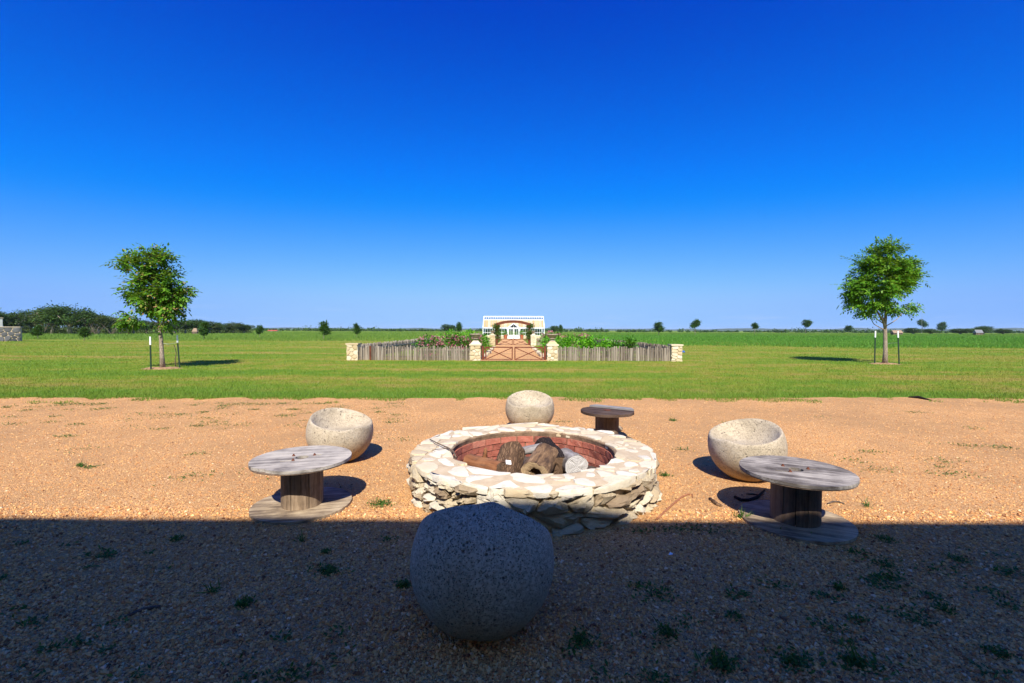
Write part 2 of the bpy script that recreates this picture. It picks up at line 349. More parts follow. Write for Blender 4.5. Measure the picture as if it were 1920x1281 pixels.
MAT['bark_tree'] = m_bark('tree_bark', [(.3, (.3, .23, .16)), (.55, (.43, .34, .25)), (.8, (.52, .44, .34))], 8)
MAT['bark_far'] = m_simple('oak_bark', [(.3, (.2, .16, .12)), (.7, (.42, .36, .29))], 4, .9, .5, .05)
MAT['stake'] = m_simple('cedar_stake', [(.25, (.07, .05, .035)), (.42, (.2, .16, .12)), (.56, (.31, .26, .2)), (.8, (.46, .41, .34))], 9, .9, .8, .012, (1, 1, .25), isle=.3, orn=.22)
MAT['tpost'] = m_flat('green_post_paint', (.012, .03, .018), .5)
MAT['white'] = m_flat('white_paint', (.8, .8, .78), .5, .4, 0, .04)
MAT['greywhite'] = m_flat('cast_stone_grey', (.36, .3, .23), .9, .2, 0, .3, 9)
MAT['cream'] = m_simple('cream_shade_cloth', [(.3, (.42, .29, .13)), (.55, (.49, .36, .19)), (.75, (.55, .44, .27))], 1.2, .9, .2, .01, isle=0, orn=.5)
MAT['terracotta'] = m_flat('terracotta', (.42, .12, .05), .8, .2)
MAT['glass'] = m_glass()
MAT['wire'] = m_flat('galvanised_wire', (.45, .45, .42), .5, .4, .6)
MAT['blue'] = m_flat('blue_plastic', (.02, .12, .5), .4)
MAT['mulch'] = m_simple('mulch', [(.3, (.2, .11, .05)), (.55, (.38, .23, .12)), (.8, (.5, .33, .2))], 12, .95, 1, .03)
MAT['ash_leaf'] = leaf_ramp('ash_leaf', [(0, (.03, .11, .006)), (.4, (.075, .22, .01)), (.8, (.14, .3, .018)), (1, (.26, .4, .05))], .35, .45)
MAT['ash_leaf_red'] = leaf_ramp('ash_leaf_bronze_tipped', [(0, (.03, .1, .008)), (.4, (.08, .21, .012)), (.85, (.15, .31, .022)), (.95, (.26, .24, .05)), (1, (.36, .2, .1))], .33, .45)
MAT['oak_leaf'] = leaf_ramp('oak_leaf', [(0, (.018, .042, .009)), (.5, (.04, .086, .016)), (1, (.08, .145, .027))], .15, .6)
MAT['oak_leaf_b'] = leaf_ramp('pale_oak_leaf', [(0, (.03, .05, .014)), (.5, (.055, .085, .02)), (1, (.095, .13, .035))], .15, .6)
MAT['bare'] = m_flat('grey_twigs', (.17, .13, .1), .9, .1)
MAT['young_leaf'] = leaf_ramp('young_tree_leaf', [(0, (.016, .05, .008)), (.5, (.034, .09, .012)), (1, (.07, .15, .02))], .2, .5)
MAT['meadow'] = leafy('meadow_grass', lambda t: mix(t, ramp(t, noise(t, scaled(t, pos(t), (.3, 1, 1)), .12, 5, .7), [(.4, .1), (.6, .75)]), ramp(t, isl(t), [(0, (.09, .19, .02)), (.6, (.16, .27, .03)), (1, (.28, .33, .07))]), (.13, .24, .04)), .35, .6)
MAT['crop'] = leaf_ramp('crop_leaf', [(0, (.05, .15, .015)), (.6, (.085, .235, .025)), (1, (.15, .32, .04))], .3, .5)
MAT['herb'] = leaf_ramp('bright_herb_leaf', [(0, (.06, .24, .008)), (.5, (.12, .4, .014)), (1, (.22, .5, .03))], .35, .5)
MAT['shrub'] = leaf_ramp('shrub_leaf', [(0, (.03, .12, .01)), (.6, (.075, .23, .018)), (1, (.15, .32, .03))], .3, .5)
MAT['petal'] = leaf_ramp('pink_petal', [(0, (.45, .07, .15)), (.6, (.55, .17, .24)), (1, (.65, .35, .36))], .3, .6)
MAT['petal_white'] = leaf_ramp('white_petal', [(0, (.7, .7, .65)), (1, (.8, .8, .75))], .3, .6)
MAT['vine'] = leaf_ramp('vine_leaf', [(0, (.03, .07, .012)), (.6, (.08, .17, .025)), (1, (.22, .2, .06))], .25, .5)
MAT['weed'] = leaf_ramp('weed_leaf', [(0, (.03, .085, .014)), (.6, (.06, .14, .022)), (1, (.13, .2, .045))], .3, .5)
MAT['hill'] = m_simple('wooded_hill', [(.35, (.03, .05, .02)), (.65, (.07, .09, .04))], .02, 1, 0, .1)
MAT['roof_tin'] = m_flat('tin_roof', (.2, .2, .2), .5, .4, .3)
MAT['roof_tan'] = m_flat('tan_roof', (.27, .19, .13), .9, .1)
MAT['roof_red'] = m_flat('red_roof', (.4, .09, .06), .8, .2)
MAT['wall_tan'] = m_flat('tan_wall', (.5, .42, .32), .9, .1)
MAT['wall_grey'] = m_flat('grey_render', (.4, .4, .38), .9, .1)
MAT['cream_wall'] = m_flat('cream_render', (.56, .47, .34), .9, .1)
MAT['board'] = m_simple('barn_board', [(.3, (.1, .07, .05)), (.7, (.2, .15, .1))], 3, .9, .4, .01, (8, 8, .5))
MAT['window_glass'] = m_flat('dark_window', (.03, .035, .04), .1, .6)
MAT['grey_stone'] = m_stone('grey_wall_stone', [(.2, (.04, .042, .044)), (.6, (.1, .1, .1)), (.9, (.17, .165, .16))], (.05, .05, .045), .4, 4, .6)

# ------------------------------------------------------------------ terrain
def gz(x, y):
    return .010*mnoise.noise(Vector((x*.7, y*.7, 3.1)))+.005*mnoise.noise(Vector((x*2.3, y*2.3, 7.7)))
def yedge(x):
    return 10.38+.024*x+.16*mnoise.noise(Vector((x*.45, 1.3, 0)))+.16*mnoise.noise(Vector((x*2.2, 5.3, 0)))
def sheet(name, x0, x1, y0, y1, nx, ny, mat, zf):
    xs = np.linspace(x0, x1, nx); ys = np.linspace(y0, y1, ny)
    vs = [(x, y, zf(x, y)) for y in ys for x in xs]
    fs = [(j*nx+i, j*nx+i+1, (j+1)*nx+i+1, (j+1)*nx+i) for j in range(ny-1) for i in range(nx-1)]
    return obj(name, big_mesh(name, vs, fs, True), mat)
m, t, b = M('far_field'); p = pos(t)
put(t, b, ramp(t, noise(t, scaled(t, p, (.25, 1, 1)), .03, 6, .7), [(.35, (.09, .16, .015)), (.55, (.15, .21, .025)), (.7, (.24, .25, .05))]), .95, None, .05)
tag(obj('ground', big_mesh('ground', [(-9000, -500, -.035), (9000, -500, -.035), (9000, 12000, -.035), (-9000, 12000, -.035)], [(0, 1, 2, 3)]), m), kind='structure')
tag(sheet('gravel_yard', -26, 26, -9, 11.4, 261, 103, MAT['gravel'], gz), kind='structure')
# lawn sheet with an uneven edge along the gravel
xs = np.linspace(-70, 70, 561); rows = [0, .05, .15, .4, 1, 2, 4, 8, 14, 20, 28, 38, 50, 62]
vs = [(x, yedge(x)+r, (.014 if r > 0 else .003)+(.02*min(1, r))+(0.05*mnoise.noise(Vector((x*.1, r*.15, 2))) if r > 1 else 0)) for r in rows for x in xs]
nx = len(xs); fs = [(j*nx+i, j*nx+i+1, (j+1)*nx+i+1, (j+1)*nx+i) for j in range(len(rows)-1) for i in range(nx-1)]
tag(obj('lawn', big_mesh('lawn', vs, fs, True), MAT['lawn']), kind='structure')
def lz(x, y):
    r = y-yedge(x)
    if r <= 0: return gz(x, y)
    for a, b2 in zip(rows, rows[1:]):
        if a <= r <= b2:
            f = lambda q: (.014 if q > 0 else .003)+(.02*min(1, q))+(0.05*mnoise.noise(Vector((x*.1, q*.15, 2))) if q > 1 else 0)
            k = (r-a)/(b2-a); return f(a)*(1-k)+f(b2)*k
    return 0.0

PIT = Vector((.215, 4.63, 0)); 
# loose gravel chips
rg = np.random.default_rng(5)
def chips(n, dmin, dmax, smin, smax, seed):
    g = np.random.default_rng(seed)
    D = dmin*(dmax/dmin)**g.random(n)
    X = (g.random(n)*2-1)*(D*1.22+1.9)
    ok = (np.hypot(X-PIT.x, D-PIT.y) > 1.27); D, X = D[ok], X[ok]; n = len(D)
    Z = np.array([gz(a, c) for a, c in zip(X, D)])
    s = smin+(smax-smin)*g.random(n)**2.6
    O = np.array([(1, 0, 0), (-.3, .9, .1), (-.7, -.8, 0), (.1, .1, .75), (0, -.1, -.7)])
    F = np.array([(0, 1, 3), (1, 2, 3), (2, 0, 3), (1, 0, 4), (2, 1, 4), (0, 2, 4)])
    a = g.random(n)*6.283; ca, sa = np.cos(a), np.sin(a)
    P = np.repeat(O[None], n, 0)*(.65+.7*g.random((n, 5, 3)))*s[:, None, None]
    tx = (g.random(n)-.5)*1.2
    P = np.stack([P[..., 0], P[..., 1]*np.cos(tx)[:, None]-P[..., 2]*np.sin(tx)[:, None], P[..., 1]*np.sin(tx)[:, None]+P[..., 2]*np.cos(tx)[:, None]], -1)
    Vx = P[..., 0]*ca[:, None]-P[..., 1]*sa[:, None]+X[:, None]; Vy = P[..., 0]*sa[:, None]+P[..., 1]*ca[:, None]+D[:, None]
    Vz = P[..., 2]+(Z+s*.25)[:, None]
    return np.stack([Vx, Vy, Vz], -1).reshape(-1, 3), (F[None]+5*np.arange(n)[:, None, None]).reshape(-1, 3)
v1, f1 = chips(140000, 1.2, 10.3, .0035, .0115, 11); v2, f2 = chips(95000, 1.1, 3.9, .005, .017, 12)
o = obj('gravel_chips', big_mesh('gravel_chips', np.vstack([v1, v2]), np.vstack([f1, f2+len(v1)])), MAT['pebble']); tag(o, kind='stuff')

# ------------------------------------------------------------------ grass blades
def blades(X, Y, Z, h, wd, lean, seed):
    g = np.random.default_rng(seed); n = len(X)
    a = g.random(n)*6.283; l = lean*g.random(n)*h; la = g.random(n)*6.283
    dx, dy = np.cos(a)*wd/2, np.sin(a)*wd/2
    P = np.stack([np.stack([X-dx, Y-dy, Z], -1), np.stack([X+dx, Y+dy, Z], -1), np.stack([X+np.cos(la)*l, Y+np.sin(la)*l, Z+h], -1)], 1)
    return P.reshape(-1, 3), np.arange(3*n).reshape(-1, 3)
g = np.random.default_rng(3)
n = 330000; D = 10.1*(58/10.1)**(g.random(n)**1.15); X = (g.random(n)*2-1)*(D*1.2+2)
E = np.array([yedge(x) for x in X]); ok = (D > E-.05*g.random(n)); X, D = X[ok], D[ok]; E = E[ok]
inside = (np.abs(X+.05) < 1.55) & (D > 22.6)
X, D, E = X[~inside], D[~inside], E[~inside]
edge = np.exp(-(D-E)/.5)
h = (.022+.04*g.random(len(X))**1.3)*(1+.7*edge)*(1+.012*D); wd = (.004+.0007*D)*(.7+.6*g.random(len(X)))
Z = np.array([lz(a, c) for a, c in zip(X, D)])
v1, f1 = blades(X, D, Z-.004, h, wd, .9, 4)
tag(obj('lawn_grass', big_mesh('lawn_grass', v1, f1), MAT['blade']), 'short mown grass with dry yellow patches across the lawn', 'grass', kind='stuff')
# tufts creeping out of the lawn on to the gravel
n = 26000; X = g.uniform(-14, 14, n); E = np.array([yedge(x) for x in X]); D = E-.75*g.random(n)**1.8
keep = np.array([mnoise.noise(Vector((x*1.6, d*2.2, 4.4))) for x, d in zip(X, D)]) > .02+.5*(E-D)
X, D = X[keep], D[keep]; Z = np.array([gz(a, c) for a, c in zip(X, D)])
v1, f1 = blades(X, D, Z-.003, .02+.05*g.random(len(X)), .009+.006*g.random(len(X)), 1.0, 14)
tag(obj('edge_tufts', big_mesh('edge_tufts', v1, f1), MAT['blade']), 'ragged grass tufts creeping from the lawn edge on to the gravel', 'grass', kind='stuff')
# rough meadow beyond the mown lawn
n = 150000; D = 57*(330/57)**(g.random(n)**1.1); X = (g.random(n)*2-1)*(D*1.2)
lim = 62+6*np.sin(X*.05)+3*np.sin(X*.21)
ok = (D > lim) & ~((np.abs(X) < 7.5) & (D > 74) & (D < 88)) & ~((np.abs(X) < 2) & (D < 90)) & ~((X > 8) & (D < 140)); X, D = X[ok], D[ok]
h = (.25+.3*g.random(len(X)))*(.8+.25*np.sin(X*.07)*np.sin(D*.05)); wd = .03+.0008*D
v1, f1 = blades(X, D, np.full(len(X), -.04), h, wd, .6, 6)
tag(obj('meadow', big_mesh('meadow', v1, f1), MAT['meadow']), 'tall rough green meadow beyond the mown lawn', 'meadow', kind='stuff')
# lush dark green field on the right
n = 150000; D = 38*(300/38)**(g.random(n)); X = D*(.16+1.05*g.random(n))
near = 41+9*np.exp(-(X-8)/9)+1.2*np.sin(X*.35)+.8*np.sin(X*1.1)
ok = (D > near+4*g.random(n)**2) & (X > 9+.02*D); X, D = X[ok], D[ok]
h = (.15+.22*g.random(len(X))); wd = .03+.0008*D
v1, f1 = blades(X, D, np.full(len(X), -.04), h, wd, .8, 7)
tag(obj('crop_field', big_mesh('crop_field', v1, f1), MAT['crop']), 'lush dark green field standing on the right beyond the lawn', 'field', kind='stuff')

# ------------------------------------------------------------------ farmhouse whose shadow covers the foreground
fh = thing('farmhouse', 'tall cream rendered farmhouse behind the viewpoint casting the long straight shadow', 'house', (0, 0, 0), -.004)
EAVE_Y, EAVE_Z = -4.65, 8.62
obj('wall', MB().box((0, -9.6, 4.2), (36, 8, 8.5)).mesh('wall'), MAT['cream_wall'], fh)
rf = MB(); rz0 = EAVE_Z; ridge = (-9.6, EAVE_Z+2.3)
rf.add([(-18.6, EAVE_Y, rz0), (18.6, EAVE_Y, rz0), (18.6, ridge[0], ridge[1]), (-18.6, ridge[0], ridge[1]), (-18.6, EAVE_Y, rz0-.14), (18.6, EAVE_Y, rz0-.14), (18.6, ridge[0], ridge[1]-.14), (-18.6, ridge[0], ridge[1]-.14)],
       [(0, 1, 2, 3), (7, 6, 5, 4), (0, 4, 5, 1), (2, 6, 7, 3), (0, 3, 7, 4), (1, 5, 6, 2)])
rf.add([(-18.6, 2*ridge[0]-EAVE_Y, rz0), (18.6, 2*ridge[0]-EAVE_Y, rz0), (18.6, ridge[0]-.003, ridge[1]), (-18.6, ridge[0]-.003, ridge[1]), (-18.6, 2*ridge[0]-EAVE_Y, rz0-.14), (18.6, 2*ridge[0]-EAVE_Y, rz0-.14), (18.6, ridge[0]-.003, ridge[1]-.14), (-18.6, ridge[0]-.003, ridge[1]-.14)],
       [(0, 1, 2, 3), (7, 6, 5, 4), (0, 4, 5, 1), (2, 6, 7, 3), (0, 3, 7, 4), (1, 5, 6, 2)])
obj('roof', rf.mesh('roof'), MAT['roof_tin'], fh)
obj('door', MB().box((0, -5.57, 1.05), (1.8, .06, 2.1)).mesh('door'), MAT['plank_dark'], fh)
for x in (-6, -3.2, 3.2, 6):
    f_ = obj('window', MB().box((x, -5.575, 1.5), (1.2, .05, 1.3)).mesh('window'), MAT['white'], fh)
    obj('pane', MB().box((x, -5.545, 1.5), (1.0, .02, 1.1)).mesh('pane'), MAT['window_glass'], f_)

# ------------------------------------------------------------------ stonework helpers
def voronoi(W, H, n, aspect, joint, rnd, periodic=False, relax=2):
    seeds = [(rnd.uniform(0, W), rnd.uniform(0, H)) for _ in range(n)]
    def cells(joint):
        out = []
        for i, (x, y) in enumerate(seeds):
            poly = [(x-W*.5, 0), (x+W*.5, 0), (x+W*.5, H), (x-W*.5, H)] if periodic else [(0, 0), (W, 0), (W, H), (0, H)]
            for k in ((-1, 0, 1) if periodic else (0,)):
                for j, (a, c) in enumerate(seeds):
                    if j == i and k == 0: continue
                    a2 = a+k*W
                    nx_, ny_ = (a2-x)/aspect**2, (c-y)
                    L = math.hypot(nx_, ny_)
                    if L < 1e-6: continue
                    mx_, my_ = (a2+x)/2, (c+y)/2
                    d = (nx_*mx_+ny_*my_)-joint/2*L
                    new = []
                    for q in range(len(poly)):
                        A, B = poly[q], poly[(q+1) % len(poly)]
                        da, db = nx_*A[0]+ny_*A[1]-d, nx_*B[0]+ny_*B[1]-d
                        if da <= 0: new.append(A)
                        if (da < 0 < db) or (db < 0 < da):
                            s_ = da/(da-db); new.append((A[0]+(B[0]-A[0])*s_, A[1]+(B[1]-A[1])*s_))
                    poly = new
                    if len(poly) < 3: break
                if len(poly) < 3: break
            out.append(poly)
        return out
    for _ in range(relax):
        cs = cells(0)
        seeds = [((sum(p[0] for p in c)/len(c)*.7+s[0]*.3), (sum(p[1] for p in c)/len(c)*.7+s[1]*.3)) if len(c) >= 3 else s for c, s in zip(cs, seeds)]
    return [c for c in cells(joint) if len(c) >= 3]
def chaikin(poly, k=.22):
    out = []
    for i in range(len(poly)):
        A, B = poly[i], poly[(i+1) % len(poly)]
        L = math.hypot(A[0]-B[0], A[1]-B[1])
        if L < .012: out.append(((A[0]+B[0])/2, (A[1]+B[1])/2)); continue
        out += [(A[0]*(1-k)+B[0]*k, A[1]*(1-k)+B[1]*k), (A[0]*k+B[0]*(1-k), A[1]*k+B[1]*(1-k))]
    return out
def stone_mesh(name, poly, mapf, d0, d1, bev, rnd, rough=.004, jit=.0):
    p = chaikin(poly)
    cx, cy = sum(q[0] for q in p)/len(p), sum(q[1] for q in p)/len(p); n = len(p)
    p = [(x+rnd.uniform(-jit, jit), y+rnd.uniform(-jit, jit)) for x, y in p]
    tx, ty = rnd.uniform(-.12, .12), rnd.uniform(-.12, .12)
    rad = max(1e-3, sum(math.hypot(q[0]-cx, q[1]-cy) for q in p)/n)
    def ring(s, d, r_): return [mapf(cx+(x-cx)*s, cy+(y-cy)*s, d+rnd.uniform(-r_, r_)+((x-cx)*s*tx+(y-cy)*s*ty)*(1 if d > d0 else 0)) for x, y in p]
    k = max(.6, 1-bev/rad)
    rings = [ring(1, d0, 0), ring(1, d1-bev, rough*.6), ring(k, d1, rough), ring(k*.55, d1+rough, rough)]
    vs = [v for r in rings for v in r]+[mapf(cx, cy, d1+rough)]
    fs = [(i*n+q, i*n+(q+1) % n, (i+1)*n+(q+1) % n, (i+1)*n+q) for i in range(3) for q in range(n)]
    fs += [(3*n+q, 3*n+(q+1) % n, 4*n) for q in range(n)]
    mb = MB(); mb.add(vs, fs); return mb.mesh(name, auto=38)

# ------------------------------------------------------------------ fire pit
pit = thing('fire_pit', 'round fire pit of cream limestone lined with red brick in the gravel yard', 'fire pit', PIT)
RI, RO, PH = .82, 1.225, .335
prof = [(RO-.062, -.02), (RO-.058, PH-.05), (RO-.035, PH-.006), (RO-.06, PH), (RI+.03, PH+.002), (RI+.018, PH-.02), (RI+.018, -.02)]
obj('mortar_core', MB().lathe(prof, 96, cap=False).mesh('mortar_core', auto=40), MAT['mortar'], pit)
rnd = random.Random(21)
rm = (RI+RO)/2
def rim_map(s, t, d):
    a = s/rm
    r = RI+.012+t
    if t > RO-RI-.02: r += -.036+.018*mnoise.noise(Vector((math.cos(a)*4, math.sin(a)*4, 9)))
    if t < .03: r += .02*mnoise.noise(Vector((math.cos(a)*5, math.sin(a)*5, 2)))
    return (r*math.cos(a), r*math.sin(a), PH+d+.012*mnoise.noise(Vector((math.cos(a)*3*r, math.sin(a)*3*r, 4))))
for c in voronoi(2*math.pi*rm, RO-RI+.02, 92, 1.25, .020, rnd, True, 0):
    obj('rim_stone', stone_mesh('rim_stone', c, rim_map, -.05, .004+rnd.uniform(-.003, .003), .005, rnd, .002, .010), MAT['flagstone'], pit)
def wall_map(s, t, d):
    a = s/(RO-.02); r = RO-.055+d-.02*(t/PH)
    return (r*math.cos(a), r*math.sin(a), t-.015)
for c in voronoi(2*math.pi*(RO-.02), PH-.005, 124, 2.5, .011, rnd, True, 0):
    obj('wall_stone', stone_mesh('wall_stone', c, wall_map, -.05, .05+rnd.uniform(-.026, .03), .012, rnd, .018, .014), MAT['limestone'], pit)
# brick lining
nb, ch = 25, .073
brv = [MB() for _ in range(1)]
def brick_mesh(k):
    r_ = random.Random(k); da = 2*math.pi/nb*.47; vs = []
    for rr in (RI-.012, RI+.03):
        for a in (-da, 0, da):
            for z in (-ch*.44, ch*.44):
                vs.append(((rr+r_.uniform(-.004, .004))*math.cos(a), rr*math.sin(a), z+r_.uniform(-.003, .003)))
    return MB().add(vs, [(0, 1, 3, 2), (2, 3, 5, 4), (6, 8, 9, 7), (8, 10, 11, 9), (0, 2, 8, 6), (2, 4, 10, 8), (1, 7, 9, 3), (3, 9, 11, 5), (0, 6, 7, 1), (4, 5, 11, 10)]).mesh('brick')
bms = [brick_mesh(k) for k in range(6)]
for c in range(4):
    for i in range(nb):
        obj('brick', bms[rnd.randrange(6)], MAT['brick'], pit, (0, 0, -.015+ch*(c+.5)), (0, 0, 2*math.pi*(i+.5*(c % 2))/nb))
obj('mortar_lining', MB().lathe([(RI+.002, -.02), (RI+.002, PH-.028), (RI-.005, PH-.014), (RI+.005, PH-.004), (RI+.03, PH-.003)], 96, cap=False).mesh('mortar_lining', smooth=True), MAT['soot_mortar'], pit)
gA = 40; vs = [(0, 0, .045)]; fs = []
for i, r_ in enumerate(np.linspace(.1, RI+.01, 9)):
    for k in range(gA):
        a = 2*math.pi*k/gA; vs.append((r_*math.cos(a), r_*math.sin(a), .03+.03*mnoise.noise(Vector((r_*math.cos(a)*5, r_*math.sin(a)*5, 1)))))
fs += [(0, 1+k, 1+(k+1) % gA) for k in range(gA)]
for i in range(8): fs += [(1+i*gA+k, 1+(i+1)*gA+k, 1+(i+1)*gA+(k+1) % gA, 1+i*gA+(k+1) % gA) for k in range(gA)]
obj('ash_bed', MB().add(vs, fs).mesh('ash_bed', smooth=True), MAT['ash'], pit)

# firewood: axis along local z, end caps are parts
def log(name, label, p, q, r, bark, end, seed, hollow=False, ovl=1.0, knob=None, half=False):
    p, q = Vector(p), Vector(q); d = q-p; L = d.length
    rot = d.to_track_quat('Z', 'Y').to_euler()
    th = thing(name, label, 'log', p, rot=rot)
    r_ = random.Random(seed); n = 22; nz = 9; mb = MB()
    prof = [1+.17*mnoise.noise(Vector((math.cos(6.283*k/n)*1.3, math.sin(6.283*k/n)*1.3, seed*1.7)))+r_.uniform(-.025, .025) for k in range(n)]
    vs = []
    for i in range(nz):
        z = L*i/(nz-1)
        for k in range(n):
            a = 2*math.pi*k/n; rr = r*prof[k]*(1+.13*mnoise.noise(Vector((math.cos(a)*2, math.sin(a)*2, z*7+seed))))
            y = rr*math.sin(a)*ovl
            if half and y < -.25*r: y = -.25*r
            vs.append((rr*math.cos(a), y, z+(.012*mnoise.noise(Vector((math.cos(a)*3, math.sin(a)*3, seed))) if i in (0, nz-1) else 0)))
    fs = [(i*n+k, i*n+(k+1) % n, (i+1)*n+(k+1) % n, (i+1)*n+k) for i in range(nz-1) for k in range(n)]
    obj('bark', MB().add(vs, fs).mesh('bark', smooth=True), bark, th)
    for e in (0, nz-1):
        s_ = -1 if e == 0 else 1; outer = [Vector(v) for v in vs[e*n:(e+1)*n]]; z = 0 if e == 0 else L
        rings = [outer, [Vector((v.x*.93, v.y*.93, z-s_*.002)) for v in outer]]
        if hollow and e == 0:
            rings += [[Vector((v.x*.45*r_.uniform(.8, 1.2), v.y*.45*r_.uniform(.8, 1.2), z+.006*r_.random())) for v in outer], [Vector((v.x*.36, v.y*.36, z+.07)) for v in outer]]
            c = Vector((0, 0, z+.11))
        else:
            rings += [[Vector((v.x*.5, v.y*.5, z+s_*.006*r_.uniform(-1, 1))) for v in outer]]; c = Vector((0, 0, z))
        ev = [x for rg_ in rings for x in rg_]+[c]; m_ = len(rings)
        ef = [(i*n+k, i*n+(k+1) % n, (i+1)*n+(k+1) % n, (i+1)*n+k) for i in range(m_-1) for k in range(n)]+[((m_-1)*n+k, (m_-1)*n+(k+1) % n, m_*n) for k in range(n)]
        obj('cut_end', MB().add(ev, ef).mesh('cut_end', smooth=False), end, th)
    if knob:
        obj('branch_stub', MB().tube(knob[0], knob[1], 7).mesh('branch_stub', smooth=True), bark, th)
    return th
P_ = lambda x, y, z: (PIT.x+x, PIT.y+y, z)
log('firewood_log', 'thick brown bark log leaning upright with a pale chip on its side', P_(-.27, -.45, .06), P_(-.20, 0, .31), .13, MAT['bark_brown'], MAT['end_dark'], 1)
log('firewood_log', 'short tan log with a broken hollow end facing out of the pit', P_(.0, -.49, .235), P_(.14, -.12, .31), .135, MAT['bark_tan'], MAT['end_tan'], 2, True, .85)
log('firewood_log', 'charred black log lying across the top of the hollow tan log', P_(.26, -.25, .20), P_(.13, .24, .28), .125, MAT['bark_char'], MAT['end_dark'], 3)
log('firewood_log', 'pale ash grey log with a cracked round white end', P_(.40, -.36, .26), P_(.33, .10, .21), .115, MAT['log_grey'], MAT['end_white'], 4)
log('firewood_log', 'split orange brown log lying along the left side of the pit', P_(-.64, -.06, .21), P_(-.30, -.36, .22), .10, MAT['log_orange'], MAT['end_dark'], 5, False, .8, (((.02, .07, .2), (.04, .15, .19), (.03, .17, .2)), (.03, .018, .01)))
log('firewood_log', 'flat grey split log at the back of the fire pit', P_(-.12, .26, .22), P_(.12, .10, .32), .09, MAT['log_grey'], MAT['end_white'], 6, False, .6, None, True)
tag(obj('wood_chip', MB().box((0, 0, 0), (.05, .012, .045)).mesh('wood_chip'), MAT['white'], None, P_(-.245, -.318, .285), (R(-50), .2, .3)), 'small white chip stuck on the upright brown log', 'wood chip')
rp = lambda px, py, dz=.012: ground(px, py, PH+.02)+Vector((0, 0, dz))
tag(obj('twig', MB().tube([rp(806, 826), rp(822, 834), rp(840, 842), rp(850, 849), rp(855, 856, -.01)], [.005, .006, .007, .009, .008], 6).tube([rp(809, 848), rp(818, 845), rp(832, 844), rp(842, 843)], [.003, .004, .004, .004], 6).mesh('twig', smooth=True), MAT['twig']), 'thin forked twig lying on the pit rim', 'twig')

# ------------------------------------------------------------------ ball seats
BR = .375
def ball_mesh(name, rimz, lip=.014, seed=0, bowl=(.0, .0, .36), pw=2.6, tip=0, roll=0):
    """sphere with a scooped seat; rimz(a) gives the rim's height, a = 0 is the front of the seat"""
    nA, nO, nI = 72, 26, 12; zc = BR-.022; vs = []; 
    def sph(z): return math.sqrt(max(0, BR*BR-(z-zc)**2))
    for i in range(nO+1):
        for k in range(nA):
            a = 2*math.pi*k/nA; zr = rimz(a)-lip*.7; t_ = i/nO
            th0 = math.acos(max(-1, min(1, (0.004-zc)/BR))); th1 = math.acos(max(-1, min(1, (zr-zc)/BR)))
            th_ = th0+(th1-th0)*t_; z = zc+BR*math.cos(th_); r_ = BR*math.sin(th_)
            w_ = 1+.010*mnoise.noise(Vector((math.cos(a)*r_*6, math.sin(a)*r_*6, z*6+seed*5)))
            vs.append((r_*math.cos(a)*w_, r_*math.sin(a)*w_, z))
    last = vs[-nA:]
    for i in range(1, 7):                       # rounded lip
        b_ = math.pi/2*i/6
        for k in range(nA):
            x, y, z = last[k]; a = math.atan2(y, x); r_ = math.hypot(x, y)
            r2 = r_-lip*.15-lip*(1-math.cos(b_)) ; z2 = z+lip*.7*math.sin(b_)
            vs.append((r2*math.cos(a), r2*math.sin(a), z2))
    top = vs[-nA:]
    for i in range(1, nI+1):
        t_ = 1-i/nI
        for k in range(nA):
            x, y, z = top[k]
            if i == nI: break
            z2 = bowl[2]+(z-bowl[2])*(t_**pw*.75+.25*t_**1.0 if False else t_**pw)
            s_ = t_**.72
            vs.append((bowl[0]+(x-bowl[0])*s_, bowl[1]+(y-bowl[1])*s_, z2))
    nr = len(vs)//nA
    fs = [(i*nA+k, i*nA+(k+1) % nA, (i+1)*nA+(k+1) % nA, (i+1)*nA+k) for i in range(nr-1) for k in range(nA)]
    vs.append(bowl); fs += [((nr-1)*nA+k, (nr-1)*nA+(k+1) % nA, len(vs)-1) for k in range(nA)]
    fs.append(tuple(range(nA-1, -1, -1)))
    if tip:
        Q = Matrix.Translation((0, 0, zc)) @ Matrix.Rotation(roll, 4, 'X') @ Matrix.Rotation(tip, 4, 'Y') @ Matrix.Translation((0, 0, -zc))
        vs = [Q @ Vector(v) for v in vs]
    return MB().add(vs, fs).mesh(name, smooth=True)
def rim_std(a):
    back = (1-math.cos(a))/2
    return .425+.17*back**1.2+.022*math.exp(-(a if a < math.pi else a-2*math.pi)**2/.06)
def bell(a, c, w_):
    d = (a-c+math.pi) % (2*math.pi)-math.pi
    return math.exp(-d*d/w_)
def rim_front(a):                                # seen from behind: high crest, sloping to the sides
    return rim_std(a)+.022*bell(a, math.pi*1.0+.1, .06)
seat_g = 'concrete ball seats round the fire pit'
def seat(px, dist, az_front, me, label, mat='concrete'):
    D, X = dist
    o_ = obj('ball_seat', me, MAT[mat], None, (X, D, gz(X, D)-.004), (0, 0, az_front))
    return tag(o_, label, 'seat', seat_g)
stdm = ball_mesh('ball_seat', rim_std, seed=1, bowl=(.02, 0, .37)); stdm2 = ball_mesh('ball_seat', rim_std, seed=4, bowl=(.02, 0, .37))
seat(0, (2.37, -.150), R(90), ball_mesh('ball_seat', rim_front, .022, 2, (.02, 0, .37), tip=R(25), roll=R(6)), 'large pitted concrete ball seat in the house shadow, seen from behind', 'concrete_worn_shade')
seat(0, (5.36, -2.03), R(-38), stdm, 'concrete ball seat behind the sandy based spool, its hollow turned right')
seat(0, (4.76, 2.47), R(-148), stdm2, 'concrete ball seat partly hidden by the wide grey spool top, its hollow turned left')
seat(0, (6.98, .278), R(-90), stdm, 'concrete ball seat beyond the far rim of the fire pit')

